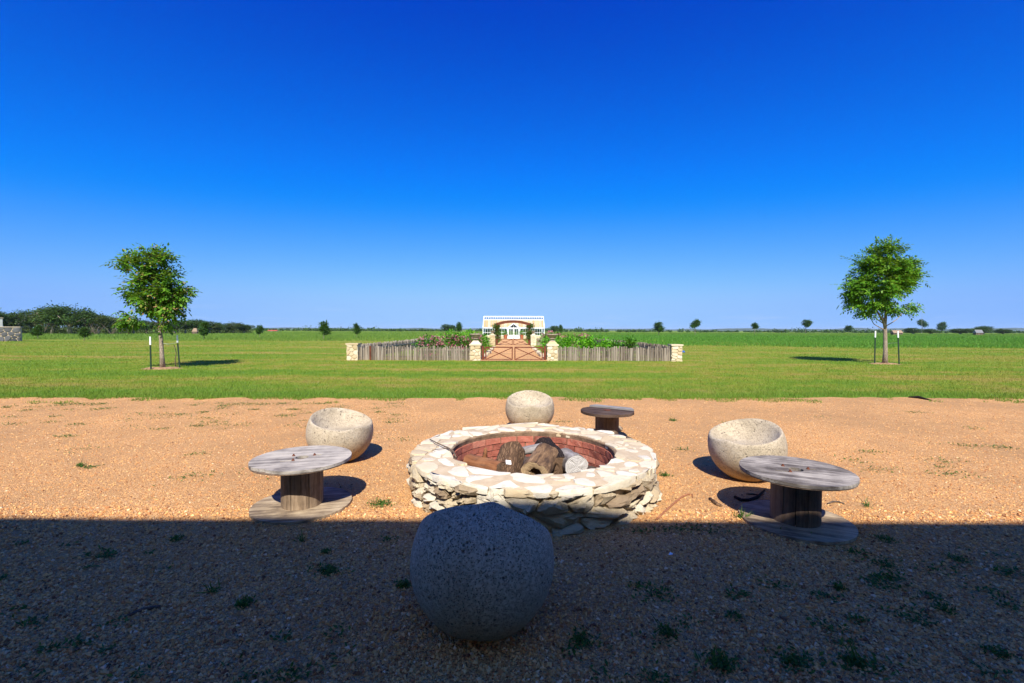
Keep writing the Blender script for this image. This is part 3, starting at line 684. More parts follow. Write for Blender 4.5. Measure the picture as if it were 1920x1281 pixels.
# ------------------------------------------------------------------ cable spool tables
def disc_mesh(name, r, th, holes, seed, chew=0.0, chew_at=-1.6, tilt=0):
    outer = []
    for k in range(72):
        a = 2*math.pi*k/72; rr = r*(1+.004*mnoise.noise(Vector((math.cos(a)*6, math.sin(a)*6, seed))))
        if chew: rr -= chew*bell(a, chew_at % (2*math.pi), .12)*(.6+.6*mnoise.noise(Vector((a*14, seed, 0))))
        outer.append((rr*math.cos(a), rr*math.sin(a)))
    loops = [outer]+[list(reversed(h_)) for h_ in holes]
    tri = tessellate_polygon([[Vector((x, y, 0)) for x, y in l] for l in loops])
    flat = [p for l in loops for p in l]; n = len(flat); mb = MB()
    vs = [(x, y, th) for x, y in flat]+[(x, y, 0) for x, y in flat]
    fs = [tuple(t_) for t_ in tri]+[tuple(i+n for i in reversed(t_)) for t_ in tri]
    b_ = 0
    for l in loops:
        m_ = len(l); fs += [(b_+i, b_+(i+1) % m_, n+b_+(i+1) % m_, n+b_+i) for i in range(m_)]; b_ += m_
    return mb.add(vs, fs).mesh(name)
def circ(x, y, r, n=16): return [(x+r*math.cos(2*math.pi*k/n), y+r*math.sin(2*math.pi*k/n)) for k in range(n)]
def slot(x, y, l, w_, a): 
    ca, sa = math.cos(a), math.sin(a)
    return [(x+u*ca-v*sa, y+u*sa+v*ca) for u, v in ((-l/2, -w_/2), (l/2, -w_/2), (l/2, w_/2), (-l/2, w_/2))]
def stave_mesh(rc, da, z0, z1, th=.022):
    vs = []
    for z in (z0, z1):
        for rr in (rc, rc-th):
            for a in (-da, -da*.4, da*.4, da): vs.append((rr*math.cos(a), rr*math.sin(a), z))
    f = []
    for i in range(3):
        f += [(i, i+1, 8+i+1, 8+i), (4+i+1, 4+i, 12+i, 12+i+1), (i+1, i, 4+i, 4+i+1), (8+i, 8+i+1, 12+i+1, 12+i)]
    f += [(0, 8, 12, 4), (3, 7, 15, 11)]
    return MB().add(vs, f).mesh('stave')
def spool(loc, rz, r, rc, H, top_mat, stave_mat, base_mat, label, seed, ns=15, chew=0, chew_at=0, planks=False):
    th = thing('spool_table', label, 'spool table', loc, rz, 'cable spool tables round the fire pit')
    rn = random.Random(seed); tt = .024
    if not planks:
        hol = [circ(0, 0, .055), slot(-.10, -.095, .11, .02, .1), slot(.115, .06, .07, .026, -.1)]
        tp = obj('tabletop', disc_mesh('tabletop', r, tt, hol, seed, chew, chew_at), top_mat, th, (0, 0, H-tt))
        bt = disc_mesh('ply_layer', r-.004, .009, hol, seed+1)
        obj('ply_layer', bt, MAT['stave_dark'], tp, (0, 0, -.0095))
        for a in (.5, 2.5, 4.2):
            obj('bolt', MB().lathe([(.014, 0), (.014, .004), (.008, .006), (.007, .016), (0, .017)], 8).mesh('bolt'), MAT['bolt'], tp, (.105*math.cos(a), .105*math.sin(a), tt))
    else:
        nP = 7; wP = 2*r/nP
        for i in range(nP):
            y0, y1 = -r+i*wP+.003, -r+(i+1)*wP-.003
            if i == nP-1: pass
            up = []; N_ = 8
            ym = [y0+(y1-y0)*k/N_ for k in range(N_+1)]
            up = [(math.sqrt(max(1e-5, r*r-y*y)), y) for y in ym]+[(-math.sqrt(max(1e-5, r*r-y*y)), y) for y in reversed(ym)]
            up = [q for j, q in enumerate(up)]
            t2 = .036; n = len(up)
            me = MB().add([(x, y, t2) for x, y in up]+[(x, y, 0) for x, y in up], [tuple(range(n)), tuple(range(2*n-1, n-1, -1))]+[(k, (k+1) % n, n+(k+1) % n, n+k) for k in range(n)]).mesh('plank')
            pl = obj('plank', me, MAT['plank_grey'] if i == 5 else top_mat, th, (0, 0, H-t2+rn.uniform(-.002, .002)))
            if i == 5: pl['label'] = 'lighter grey plank lifted above the dark ones'; pl.location.z += .012; pl.rotation_euler = (R(3), R(0), 0)
        obj('hub_plate', MB().lathe([(.05, 0), (.05, .004), (.03, .006), (0, .006)], 16).mesh('hub_plate'), MAT['bolt'], th, (0, 0, H+.003))
    sm = stave_mesh(rc, math.pi/ns*.965, .026, H-tt-.011)
    for k in range(ns):
        s_ = obj('stave', sm, stave_mat, th, (rn.uniform(-.003, .003), rn.uniform(-.003, .003), 0), (0, 0, 2*math.pi*k/ns))
    obj('base_disc', disc_mesh('base_disc', r*1.0, .024, [circ(0, 0, .036)], seed+3), base_mat, th, (0, 0, .002))
    obj('core_shade', MB().lathe([(rc-.028, .03), (rc-.028, H-tt-.012)], 20).mesh('core_shade'), MAT['void'], th)  # closed near-black drum, painted shade for the hollow core, holes and gaps
    return th
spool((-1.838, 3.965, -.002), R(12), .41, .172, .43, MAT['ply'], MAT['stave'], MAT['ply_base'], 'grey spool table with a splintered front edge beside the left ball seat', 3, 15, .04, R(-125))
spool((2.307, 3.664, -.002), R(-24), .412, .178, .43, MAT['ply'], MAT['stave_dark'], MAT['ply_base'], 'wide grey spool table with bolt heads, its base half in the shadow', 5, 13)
spool((1.342, 6.37, -.002), R(-32), .368, .162, .43, MAT['plank_dark'], MAT['stave_dark'], MAT['plank_dark'], 'dark brown planked spool table standing behind the fire pit', 8, 12, planks=True)
rk = MB().lathe([(0, 0), (.1, .0), (.12, .03), (.09, .065), (.03, .08), (0, .08)], 9)
p = ground(1152, 806)
tag(obj('rock', rk.mesh('rock', smooth=True), MAT['ply_base'], None, (p.x, p.y-.05, 0)), 'rounded tan rock at the foot of the dark planked spool', 'rock')

# ------------------------------------------------------------------ sticks and scraps on the gravel
def gp(px, py, dz=.008):
    q = ground(px, py); q.z = gz(q.x, q.y)+dz; return q
def stick(name, label, pts, rs, mat, cat='stick', dz=None):
    return tag(obj(name, MB().tube([gp(*q, *( (dz[i],) if dz else ())) for i, q in enumerate(pts)], rs, 7, True, .12, random.Random(2)).mesh(name, smooth=True), mat), label, cat)
stick('stick', 'reddish hooked stick lying on sunlit gravel right of the fire pit', [(1231, 977), (1246, 962), (1262, 947), (1278, 934), (1290, 929), (1298, 930), (1299, 935)], [.008, .008, .008, .008, .007, .006, .005], MAT['twig_red'])
stick('stick', 'dark twig lying on shaded gravel left of the front ball seat', [(234, 1160), (252, 1152), (268, 1145), (282, 1143), (300, 1139)], [.006, .009, .01, .01, .007], MAT['twig'])
stick('bark_scrap', 'curled dark bark scrap on the gravel between the hooked stick and the spool', [(1331, 938), (1337, 943), (1345, 949), (1353, 952)], [.012, .018, .02, .012], MAT['bark_brown'], 'bark')
stick('stick', 'black curved stick in the shade behind the base of the right spool', [(1378, 935), (1390, 941), (1405, 941), (1420, 935), (1434, 921)], [.014, .018, .018, .014, .008], MAT['bark_char'])
stick('wood_sliver', 'pale wood sliver in the shadow behind the right spool', [(1399, 929), (1410, 929), (1421, 930)], [.006, .009, .005], MAT['bark_tan'], 'wood sliver')
stick('stick', 'thin grey stick half buried in gravel right of the wide spool', [(1552, 946), (1562, 942), (1573, 942), (1583, 946)], [.007, .009, .009, .006], MAT['twig'])
stick('bark_strip', 'black strip of bark on gravel at the lawn edge on the right', [(1703, 746), (1715, 747), (1722, 747.5), (1735, 750), (1748, 752)], [.012, .03, .035, .02, .006], MAT['bark_char'], 'bark', [.01, .02, .03, .02, .01])
q = gp(1258, 1044)
tag(obj('paper_scrap', MB().add([(-.018, -.006, .004), (.004, -.012, .01), (.018, .006, .006), (-.002, .014, .016)], [(0, 1, 2, 3)]).mesh('paper_scrap', fix=False), MAT['white'], None, q), 'tiny white scrap on the shaded gravel behind the front ball seat', 'scrap')

# ------------------------------------------------------------------ leaves
def quads(P, d, nrm, L, W):
    """one kite-shaped leaf per point; d direction, nrm leaf normal"""
    s_ = np.cross(d, nrm); s_ /= (np.linalg.norm(s_, axis=1, keepdims=True)+1e-9)
    L = L[:, None]; W = W[:, None]; n = len(P)
    v = np.stack([P, P+d*L*.45+s_*W/2, P+d*L, P+d*L*.45-s_*W/2], 1).reshape(-1, 3)
    return v, np.arange(4*n).reshape(-1, 4)
def unit(a): return a/(np.linalg.norm(a, axis=1, keepdims=True)+1e-9)
def rvec(g, n): return unit(g.normal(size=(n, 3)))

def weed_mesh(seed, n, rad, hgt, leaf, grassy=0):
    g = np.random.default_rng(seed); k = max(3, n//45)
    ca = g.random((k, 2))*6.283; cr = rad*np.sqrt(g.random(k))*.75
    cr = cr*.55; C = np.stack([cr*np.cos(ca[:, 0]), cr*np.sin(ca[:, 0])], -1)
    i = g.integers(0, k, n); q = g.normal(size=(n, 2))*rad*.3
    u_ = g.random(n)**.5; q = q*.8; P = np.stack([C[i, 0]*u_+q[:, 0], C[i, 1]*u_+q[:, 1], hgt*g.random(n)**1.5], -1)
    d = unit(np.stack([g.normal(size=n), g.normal(size=n), .3+.5*g.random(n)], -1)); nn = unit(np.stack([g.normal(size=n)*.5, g.normal(size=n)*.5, np.ones(n)], -1))
    v, f = quads(P, d, nn, leaf*(.6+.8*g.random(n)), leaf*.55*(.6+.8*g.random(n)))
    run = MB()
    for c_ in C: run.bar((0, 0, .004), (c_[0]+.001, c_[1]+.001, .006), .004, .003)
    f = np.vstack([f, np.array(run.f)+len(v)]); v = np.vstack([v, np.array(run.v)])
    if grassy:
        m_ = grassy; P2 = np.stack([g.normal(size=m_)*rad*.25, g.normal(size=m_)*rad*.25, np.zeros(m_)], -1)
        d2 = unit(np.stack([g.normal(size=m_)*.6, g.normal(size=m_)*.6, np.ones(m_)], -1)); n2 = unit(np.cross(d2, rvec(g, m_)))
        v2, f2 = quads(P2, d2, n2, .05+.07*g.random(m_), np.full(m_, .006)); f = np.vstack([f, f2+len(v)]); v = np.vstack([v, v2])
    return big_mesh('weed', v, f)
weeds = [
 (713, 945, .17, 320, 0, 'low green weed mat on sunlit gravel between the left spool and the pit'),
 (1390, 972, .09, 60, 26, 'bright grass tuft against the base of the right spool'),
 (1245, 893, .08, 90, 8, 'small green weed at the right foot of the fire pit wall'),
 (1263, 789, .13, 120, 14, 'green weed on gravel right of the dark planked spool'),
 (1625, 950, .06, 40, 12, 'tiny weed on sunlit gravel right of the wide spool'),
 (566, 1015, .05, 20, 16, 'thin grass sprig in the shade below the sandy spool base'),
 (614, 1073, .10, 260, 0, 'round dark weed mat in the shade below the left spool, nearest the front ball'),
 (613, 1036, .06, 110, 0, 'small dark weed just above the round weed mat in the shade'),
 (460, 1134, .08, 200, 4, 'dark weed clump in the shade straight below the left spool'),
 (398, 1110, .05, 40, 12, 'light green sprig in the shade left of a dark weed clump'),
 (330, 1012, .09, 130, 0, 'long dark weed mat just inside the shadow edge on the left'),
 (757, 1100, .075, 200, 0, 'dark weed pressed against the left side of the front ball seat'),
 (1085, 1200, .12, 240, 0, 'sprawling dark weed right of the foot of the front ball seat'),
 (1250, 1190, .10, 170, 10, 'leafy dark weed in the shade midway between front ball and lower right corner'),
 (1345, 1245, .13, 260, 14, 'largest dark weed at the bottom edge of the shade'),
 (1480, 1243, .07, 150, 0, 'dark flat weed right of the largest weed at the bottom edge'),
 (1600, 1240, .08, 130, 14, 'dark weed with grass blades in the lower right shade'),
 (1575, 1103, .07, 160, 0, 'compact dark weed in the shade below the wide spool base'),
 (1770, 1145, .09, 150, 0, 'dark weed mat in the shade near the right edge'),
 (1655, 1010, .12, 190, 0, 'dark weed mat touching the right end of the wide spool base'),
 (1660, 1060, .12, 160, 0, 'spreading weed in the shade below right of the wide spool base'),
 (1790, 1050, .13, 170, 0, 'wide thin weed mat just inside the shadow on the right'),
 (1880, 1230, .10, 170, 0, 'dark weed in the lower right corner'),
 (150, 874, .07, 90, 6, 'small weed on sunlit gravel far left of the sandy spool'),
 (735, 1, 0, 0, 0, ''),
]
for i, (px, py, rad, n, gr, lab) in enumerate(weeds):
    if not lab: continue
    q = gp(px, py, 0)
    tag(obj('weed', weed_mesh(100+i, n, rad, .022, .017 if py > 900 else .022, gr), MAT['weed'], None, q, (0, 0, i)), lab, 'weed', 'weeds growing in the gravel')
# sparse ground cover, most of it in a band near the lawn and on the shaded right
g = np.random.default_rng(77); vv, ff, base = [], [], 0
def cover(px, py, rad, n):
    global base
    q = gp(px, py, .001); P = np.stack([q.x+g.normal(size=n)*rad, q.y+g.normal(size=n)*rad*.6, np.full(n, q.z)+.012*g.random(n)], -1)
    d = unit(np.stack([g.normal(size=n), g.normal(size=n), .4*g.random(n)+.15], -1)); nn = unit(np.stack([g.normal(size=n)*.5, g.normal(size=n)*.5, np.ones(n)], -1))
    v, f = quads(P, d, nn, .02+.018*g.random(n), .009+.007*g.random(n)); vv.append(v); ff.append(f+base); base += len(v)
for _ in range(110):
    if g.random() < .62: px, py = g.uniform(0, 760), 757+48*g.random()**2
    else: px, py = g.uniform(0, 1920), g.uniform(756, 900)
    cover(px, py, .05+.1*g.random(), int(20+60*g.random()))
for _ in range(48): cover(1000+920*g.random()**.6, g.uniform(990, 1275), .03+.05*g.random(), int(14+45*g.random()))
for _ in range(28): cover(g.uniform(0, 760), g.uniform(990, 1275), .02+.05*g.random(), int(10+30*g.random()))
tag(obj('ground_cover', big_mesh('ground_cover', np.vstack(vv), np.vstack(ff)), MAT['weed']), 'sparse tiny weeds sprinkled over the gravel', 'weeds', kind='stuff')

# ------------------------------------------------------------------ trees
def clump_points(g, ells, n, surf=.5):
    vol = np.array([e[3]*e[4]*e[5] for e in ells])**.8; vol = vol/vol.sum(); i = g.choice(len(ells), n, p=vol)
    E = np.array(ells)[i]; d = rvec(g, n); r_ = (surf+(1-surf)*g.random(n)**.7)
    return E[:, :3]+d*r_[:, None]*E[:, 3:], d
def crown_mesh(seed, ells, n_cl, per, cl_r, leaf, compound=1, droop=.35, wide=.42, surf=.45):
    g = np.random.default_rng(seed); C, dirs = clump_points(g, ells, n_cl, surf)
    n = n_cl*per; i = np.repeat(np.arange(n_cl), per)
    sz = cl_r*(.6+.8*g.random(n_cl))
    off = g.normal(size=(n, 3))*(sz[i]*.5)[:, None]*np.array([1, 1, .7])
    P = C[i]+off
    cen = np.mean(np.array(ells)[:, :3], 0)
    d = unit(unit(P-cen)*.8+unit(off)*.8+rvec(g, n)*.7+np.array([0, 0, -droop])); nn = unit(np.array([0, 0, .9])+rvec(g, n)*.65+d*.2)
    if compound > 1:
        Ps, ds, ns = [], [], []
        s_ = unit(np.cross(d, nn))
        for k in range(compound):
            u = (k//2)/(max(1, (compound-1)//2)) if k < compound-1 else 1.0
            side = 0 if k == compound-1 else (1 if k % 2 else -1)
            Ps.append(P+d*(leaf*1.3*u)); ds.append(unit(d*(.55 if side else 1)+s_*side*.8+np.array([0, 0, -.25]))); ns.append(nn)
        P, d, nn = np.vstack(Ps), np.vstack(ds), np.vstack(ns); n = len(P)
    v, f = quads(P, d, nn, leaf*(.7+.6*g.random(n)), leaf*wide*(.7+.6*g.random(n)))
    return big_mesh('crown', v, f), C
def near_tree(loc, label, ells, htop, r0, path, n_cl, per, mat, seed, group, forks, squeeze, shift):
    th = thing('young_tree', label, 'tree', loc, 0, group)
    me, C = crown_mesh(seed, [(e[0]*shift[0]+shift[1], e[1]*.9, e[2]*shift[2], e[3]*squeeze, e[4]*squeeze, e[5]*.88) for e in ells], n_cl, per, .27, .14, 5, .45, .5, .4)
    obj('crown', me, mat, th)
    rn = random.Random(seed); pts = [Vector(p_) for p_ in path]
    n = len(pts); rs = [r0*(1.18 if k == 0 else 1)*(1-.86*k/(n-1)) for k in range(n)]
    obj('trunk', MB().tube(pts, rs, 12, True, .05, rn).mesh('trunk', smooth=True), MAT['bark_tree'], th)
    def on(z):
        for a, b_ in zip(pts, pts[1:]):
            if a.z <= z <= b_.z: return a.lerp(b_, (z-a.z)/(b_.z-a.z))
        return pts[-1].copy()
    idx = list(range(len(C))); rn.shuffle(idx)
    for k in idx[:forks]:
        c = Vector(C[k]); z0 = max(path[1][2]*.9, min(htop*.8, c.z-.35-.55*math.hypot(c.x, c.y))); a = on(z0)
        if z0 < 1.35: z0 = 1.35+rn.random()*.3; a = on(z0)
        m_ = a.lerp(c, .5)+Vector((rn.uniform(-.1, .1), rn.uniform(-.1, .1), -.1)); r_ = .032*(1-.6*z0/htop)
        obj('branch', MB().tube([a, a.lerp(m_, .5)+Vector((0, 0, -.02)), m_, m_.lerp(c, .6)+Vector((0, 0, .03)), c], [r_, r_*.85, r_*.65, r_*.45, r_*.2], 6).mesh('branch', smooth=True), MAT['bark_tree'], th)
    return th
gl = ground(305, 693); gr_ = ground(1659, 684)
gl.z = lz(gl.x, gl.y)-.01; gr_.z = lz(gr_.x, gr_.y)-.01
PAIR = 'staked young trees flanking the garden'
near_tree(gl, 'staked young tree with bronze tipped crown leaning left at the lawn left of the garden',
  [(-.25, 0, 3.1, 1.15, 1.1, 1.0), (-.35, 0, 4.15, .85, .8, .6), (-1.35, .1, 2.0, .5, .45, .28), (.5, -.1, 2.4, .5, .55, .5), (-1.4, 0, 4.2, .42, .4, .32), (.3, 0, 1.75, .2, .25, .14), (.65, 0, 3.2, .5, .6, .7), (-1.35, 0, 3.15, .4, .4, .4)],
  4.9, .085, [(0, 0, 0), (-.02, 0, .5), (-.05, .01, 1.1), (-.1, 0, 1.7), (-.18, 0, 2.4), (-.16, .03, 3.2), (-.22, 0, 4.0), (-.3, 0, 4.7)], 96, 24, MAT['ash_leaf_red'], 41, PAIR, 22, .62, (.8, -.05, .96))
near_tree(gr_, 'staked young tree with broad bright green crown at the lawn right of the garden',
  [(0, 0, 3.9, 1.35, 1.3, 1.2), (-1.25, 0, 3.4, .75, .8, .75), (.15, 0, 5.1, .7, .7, .5), (1.15, 0, 4.2, .62, .7, .7), (1.15, 0, 2.5, .55, .45, .22), (-.7, 0, 2.55, .6, .6, .35), (-1.5, 0, 2.9, .5, .5, .4), (-1.0, 0, 4.6, .5, .5, .4), (.3, -.2, 2.7, .5, .5, .5)],
  5.6, .1, [(0, 0, 0), (.01, 0, .6), (-.01, 0, 1.3), (-.02, .01, 1.9), (.02, 0, 2.8), (-.03, 0, 3.8), (.05, 0, 4.7), (.08, 0, 5.4)], 150, 25, MAT['ash_leaf'], 42, PAIR, 26, .74, (.88, -.16, 1.03))
# thick low fork of the right tree hangs on its trunk
rt = [o for o in bpy.data.objects if o.get('label', '').startswith('staked young tree with broad')][0]
obj('branch', MB().tube([(-.02, 0, 1.62), (-.12, -.03, 1.95), (-.3, -.05, 2.2), (-.55, -.05, 2.6), (-.75, -.05, 3.0)], [.06, .052, .045, .032, .02], 8).mesh('branch', smooth=True), MAT['bark_tree'], rt)
for q, nm in ((gl, 'left'), (gr_, 'right')):
    mb = MB(); n = 26; rn = random.Random(9)
    vs = [(0, 0, .05)]+[(.45*math.cos(6.283*k/n), .3*math.sin(6.283*k/n), .04+rn.uniform(-.01, .02)) for k in range(n)]+[((.8+rn.uniform(-.15, .15))*math.cos(6.283*k/n), (.5+rn.uniform(-.1, .1))*math.sin(6.283*k/n), -.01) for k in range(n)]
    fs = [(0, 1+k, 1+(k+1) % n) for k in range(n)]+[(1+k, 1+n+k, 1+n+(k+1) % n, 1+(k+1) % n) for k in range(n)]
    tag(obj('mulch_ring', mb.add(vs, fs).mesh('mulch_ring', smooth=True), MAT['mulch'], None, (q.x, q.y, q.z+.012)), kind='structure')
def tpost(px, py, ptop, lean, label):
    q = ground(px, py); q.z = lz(q.x, q.y); H = (py-ptop)/FPX*q.y
    th = thing('stake_post', label, 'stake', q, 0, 'green steel stakes beside the young trees', (0, R(lean), 0))
    obj('post', MB().box((0, 0, (H-.32)/2-.05), (.05, .012, H-.22)).box((0, .02, (H-.32)/2-.05), (.012, .036, H-.22)).mesh('post'), MAT['tpost'], th)
    obj('white_tip', MB().box((0, 0, H-.15), (.052, .014, .3)).box((0, .021, H-.15), (.014, .038, .3)).mesh('white_tip'), MAT['white'], th)
    return q, H
a1 = tpost(283, 695, 633, -.5, 'upright green stake with white tip on the outer side of the left tree')
a2 = tpost(337, 692, 630, -4, 'leaning green stake with grey tip on the inner side of the left tree')
a3 = tpost(1640, 684, 622, 0, 'upright green stake with white tip on the inner side of the right tree')
a4 = tpost(1686, 685, 622, -3.5, 'slightly leaning green stake with white tip on the outer side of the right tree')
tag(obj('tie_wire', MB().tube([(gl.x-.06, gl.y, 1.0), ((gl.x+a2[0].x)/2, gl.y, .97), (a2[0].x-.06, a2[0].y, 1.02)], .006, 5).mesh('tie_wire'), MAT['wire']), 'pale tie wire between left tree and its leaning stake', 'wire')
tag(obj('tie_wire', MB().tube([(gr_.x+.05, gr_.y-.1, .98), ((gr_.x+a4[0].x)/2, gr_.y, 1.0), (a4[0].x-.06, a4[0].y, 1.03)], .006, 5).mesh('tie_wire'), MAT['wire']), 'pale tie wire between right tree and its outer stake', 'wire')
q = ground(330, 691); q.z = 0
tag(obj('dead_stem', MB().tube([(q.x, q.y, 0), (q.x-.03, q.y, .3), (q.x+.02, q.y, .62), (q.x-.05, q.y, .9), (q.x-.09, q.y, .92)], [.018, .016, .014, .012, .008], 6).mesh('dead_stem', smooth=True), MAT['twig']), 'thin dead bent stem standing between left tree and its leaning stake', 'stem')

# far trees: a few shared shapes
def far_shapes(kind, k):
    out = []
    for s_ in range(k):
        g = np.random.default_rng(500+s_*7+len(kind)); rn = random.Random(900+s_)
        if kind == 'young':      # height 1, small crown on a thin trunk
            ells = [(0, 0, .62, .26, .26, .3), (rn.uniform(-.1, .1), 0, .8, .16, .16, .17), (rn.uniform(-.2, .2), 0, .5, .18, .18, .16)]
            me, C = crown_mesh(600+s_, ells, 95, 20, .11, .085, 1, .3, .55, .3)
            tr = MB().tube([(0, 0, -.01), (0, 0, .4), (.01, 0, .8)], [.024, .018, .006], 7)
        elif kind == 'open':
            ells = [(rn.uniform(-.1, .1), 0, .8, .24, .22, .17), (rn.uniform(-.2, .2), 0, .66, .2, .2, .12)]
            me, C = crown_mesh(640+s_, ells, 70, 20, .11, .085, 1, .3, .55, .3)
            tr = MB().tube([(0, 0, -.01), (.01, 0, .45), (0, 0, .85)], [.022, .016, .006], 7)
        else:                    # spreading live oak, about 1 tall and 1.3 wide
            ells = [(0, 0, .64, .5, .45, .32)]+[(rn.uniform(-.45, .45), rn.uniform(-.4, .4), rn.uniform(.5, .82), rn.uniform(.18, .32), .26, rn.uniform(.1, .18)) for _ in range(5)]
            me, C = crown_mesh(700+s_, ells, 250, 24, .11, .05, 1, .1, .65, .4)
            tr = MB().tube([(0, 0, -.01), (.03, 0, .2), (.0, 0, .42)], [.055, .045, .03], 8)
            for c in C[:9]: tr.tube([(.02, 0, .25+.1*rn.random()), (c[0]*.5, c[1]*.5, .42), tuple(c)], [.03, .02, .008], 5)
        out.append((me, tr.mesh('trunk', smooth=True)))
    return out
SH = {k: far_shapes(k, n) for k, n in (('young', 5), ('open', 3), ('oak', 6))}
cnt = {}
def far_tree(kind, loc, H, wf, label, cat, group, leaf, bark, rn):
    k = cnt.get(kind, 0); cnt[kind] = k+1; me, tr = SH[kind][k % len(SH[kind])]
    th = thing('oak_tree' if kind == 'oak' else 'young_tree', label, cat, loc, rn.uniform(-.5, .5)+3.14*(k % 2), group)
    c = bpy.data.objects.new('crown', me); link(c, th); t_ = bpy.data.objects.new('trunk', tr); link(t_, th)
    for o_, m_ in ((c, leaf), (t_, bark)):
        if not o_.data.materials: o_.data.materials.append(m_)
        o_.material_slots[0].link = 'OBJECT'; o_.material_slots[0].material = m_
        o_.scale = (H*wf, H*wf, H)
    return th
rn = random.Random(5)
YG = 'young trees planted across the field'
planted = [
 (71, 637, 609, 1.0, 'young', 'small dark young tree in front of the oaks just right of the grey stone wall'),
 (158, 639, 613, 1.1, 'young', 'bushy little tree standing before the pale bare scrub of the wood'),
 (382, 638, 603, .8, 'young', 'young tree just right of the left staked tree, before the far wood'),
 (487, 633, 609, .9, 'young', 'young tree at the right end of the far wood'),
 (607, 638, 601, .85, 'young', 'tallest young tree between the wood and the garden fence'),
 (669, 634, 606, .8, 'young', 'young tree above the left corner pillar of the garden'),
 (861, 629, 604, .75, 'young', 'slim young tree left of the greenhouse'),
 (1052, 628, 609, .7, 'young', 'slim young tree just right of the greenhouse'),
 (1235, 630, 603, 1.1, 'young', 'broad young tree above the right corner pillar of the garden'),
 (1303, 629, 600, .9, 'open', 'small tree with open crown right of the garden corner pillar'),
 (1415, 627, 606, 1.0, 'open', 'small round topped tree midway between the garden and the right staked tree'),
 (1510, 626, 600, 1.0, 'open', 'thin trunked tree with tufted crown left of the right staked tree'),
 (1592, 625, 610, 1.5, 'young', 'squat bushy tree just left of the right staked tree trunk'),
 (1730, 624.5, 600, .9, 'open', 'tree with bare trunk rising right of the right staked tree'),
 (1766, 624.5, 604, 1.2, 'young', 'rounded bushy tree second from the mast towards the right edge'),
]
for px, pb, pt, wf, kd, lab in planted:
    q = ground(px, pb); H = (pb-pt)/FPX*q.y
    far_tree(kd, (q.x, q.y, -.03), H, wf, lab, 'tree', YG, MAT['young_leaf'], MAT['bark_far'], rn)
# the oak wood on the left, trees one by one: px, top row, depth, width factor
OG = 'oaks of the wood on the left'
wood = [
 (-25, 578, 118, 1.0, 0, 'tall oak rising behind the pale building corner at the left edge'), (18, 588, 124, 1.1, 0, 'low dark oak above the grey stone wall'),
 (40, 590, 140, 1.2, 1, 'paler oak just right of the grey stone wall'), (60, 581, 128, 1.0, 0, 'oak with pale leaning limbs left of the great domed oak'),
 (97, 578, 122, 1.1, 1, 'oak with pale forked trunk before the great domed oak'), (132, 571, 118, 1.25, 0, 'great domed oak, the tallest of the wood'),
 (163, 582, 126, 1.1, 0, 'oak on the right shoulder of the great domed oak'), (186, 593, 120, 1.1, 1, 'pale thin oak among bare scrub'),
 (205, 593, 135, 1.2, 0, 'dark rounded oak left of the left staked tree'), (226, 597, 128, 1.2, 0, 'low oak seen under the left branches of the staked tree'),
 (250, 599, 132, 1.3, 0, 'oak half hidden behind the left staked tree crown'), (275, 600, 140, 1.2, 1, 'oak directly behind the left staked tree'),
 (300, 602, 138, 1.3, 0, 'oak behind the trunk of the left staked tree'), (328, 601, 146, 1.2, 0, 'oak behind the leaning green stake'),
 (347, 600, 150, 1.1, 0, 'oak beside the tan roofed house'), (368, 599, 155, 1.3, 0, 'dark oak above the tan roofed house'),
 (392, 603, 158, 1.3, 1, 'oak right of the tan roofed house'), (412, 604, 162, 1.2, 0, 'third oak from the right end of the wood'),
 (437, 604, 166, 1.2, 1, 'second oak from the right end of the wood, with a thin top'), (458, 609, 170, 1.5, 0, 'low rounded oak ending the wood on the right'),
]
for px, pt, D, wf, pale, lab in wood:
    b_ = at_depth(px, 622, D); tp = at_depth(px, pt, D)
    far_tree('oak', (b_.x, D, -.04), (tp.z+.04)*1.02, wf, lab, 'tree', OG, MAT['oak_leaf_b' if pale else 'oak_leaf'], MAT['bark_far'], rn)
# undergrowth below and between the oaks, and grey bare scrub
g = np.random.default_rng(15); vv, ff, base = [], [], 0
for _ in range(300):
    px = g.uniform(-60, 470); D = 116+.12*max(px, 0)+g.uniform(-3, 26); q = at_depth(px, 622, D); n = 70; hh = g.uniform(1.6, 4.4)
    P = np.array([q.x, D, 0])+rvec(g, n)*np.array([1.7, 1.5, hh])*(g.random((n, 1))**.4); P[:, 2] = np.abs(P[:, 2])
    v, f = quads(P, rvec(g, n), rvec(g, n), .35+.3*g.random(n), .22+.2*g.random(n)); vv.append(v); ff.append(f+base); base += len(v)
tag(obj('undergrowth', big_mesh('undergrowth', np.vstack(vv), np.vstack(ff)), MAT['oak_leaf_b']), 'dense low undergrowth below the oaks on the left', 'undergrowth', kind='stuff')
mb = MB(); rn2 = random.Random(4)
for _ in range(7):
    px = rn2.choice([75, 82, 175, 185, 195, 205])+rn2.uniform(-9, 9); D = rn2.uniform(113, 117); q = at_depth(px, 622, D)
    for _ in range(7):
        a = Vector((q.x, D, 0)); d = Vector((rn2.uniform(-1, 1), rn2.uniform(-.6, .6), 1.2))*rn2.uniform(1, 2.6)
        mb.tube([a, a+d*.5+Vector((.1, 0, 0)), a+d], [.06, .04, .015], 4, False)
tag(obj('bare_scrub', mb.mesh('bare_scrub', fix=False), MAT['bare']), 'grey leafless scrub in front of the oaks', 'scrub', kind='stuff')
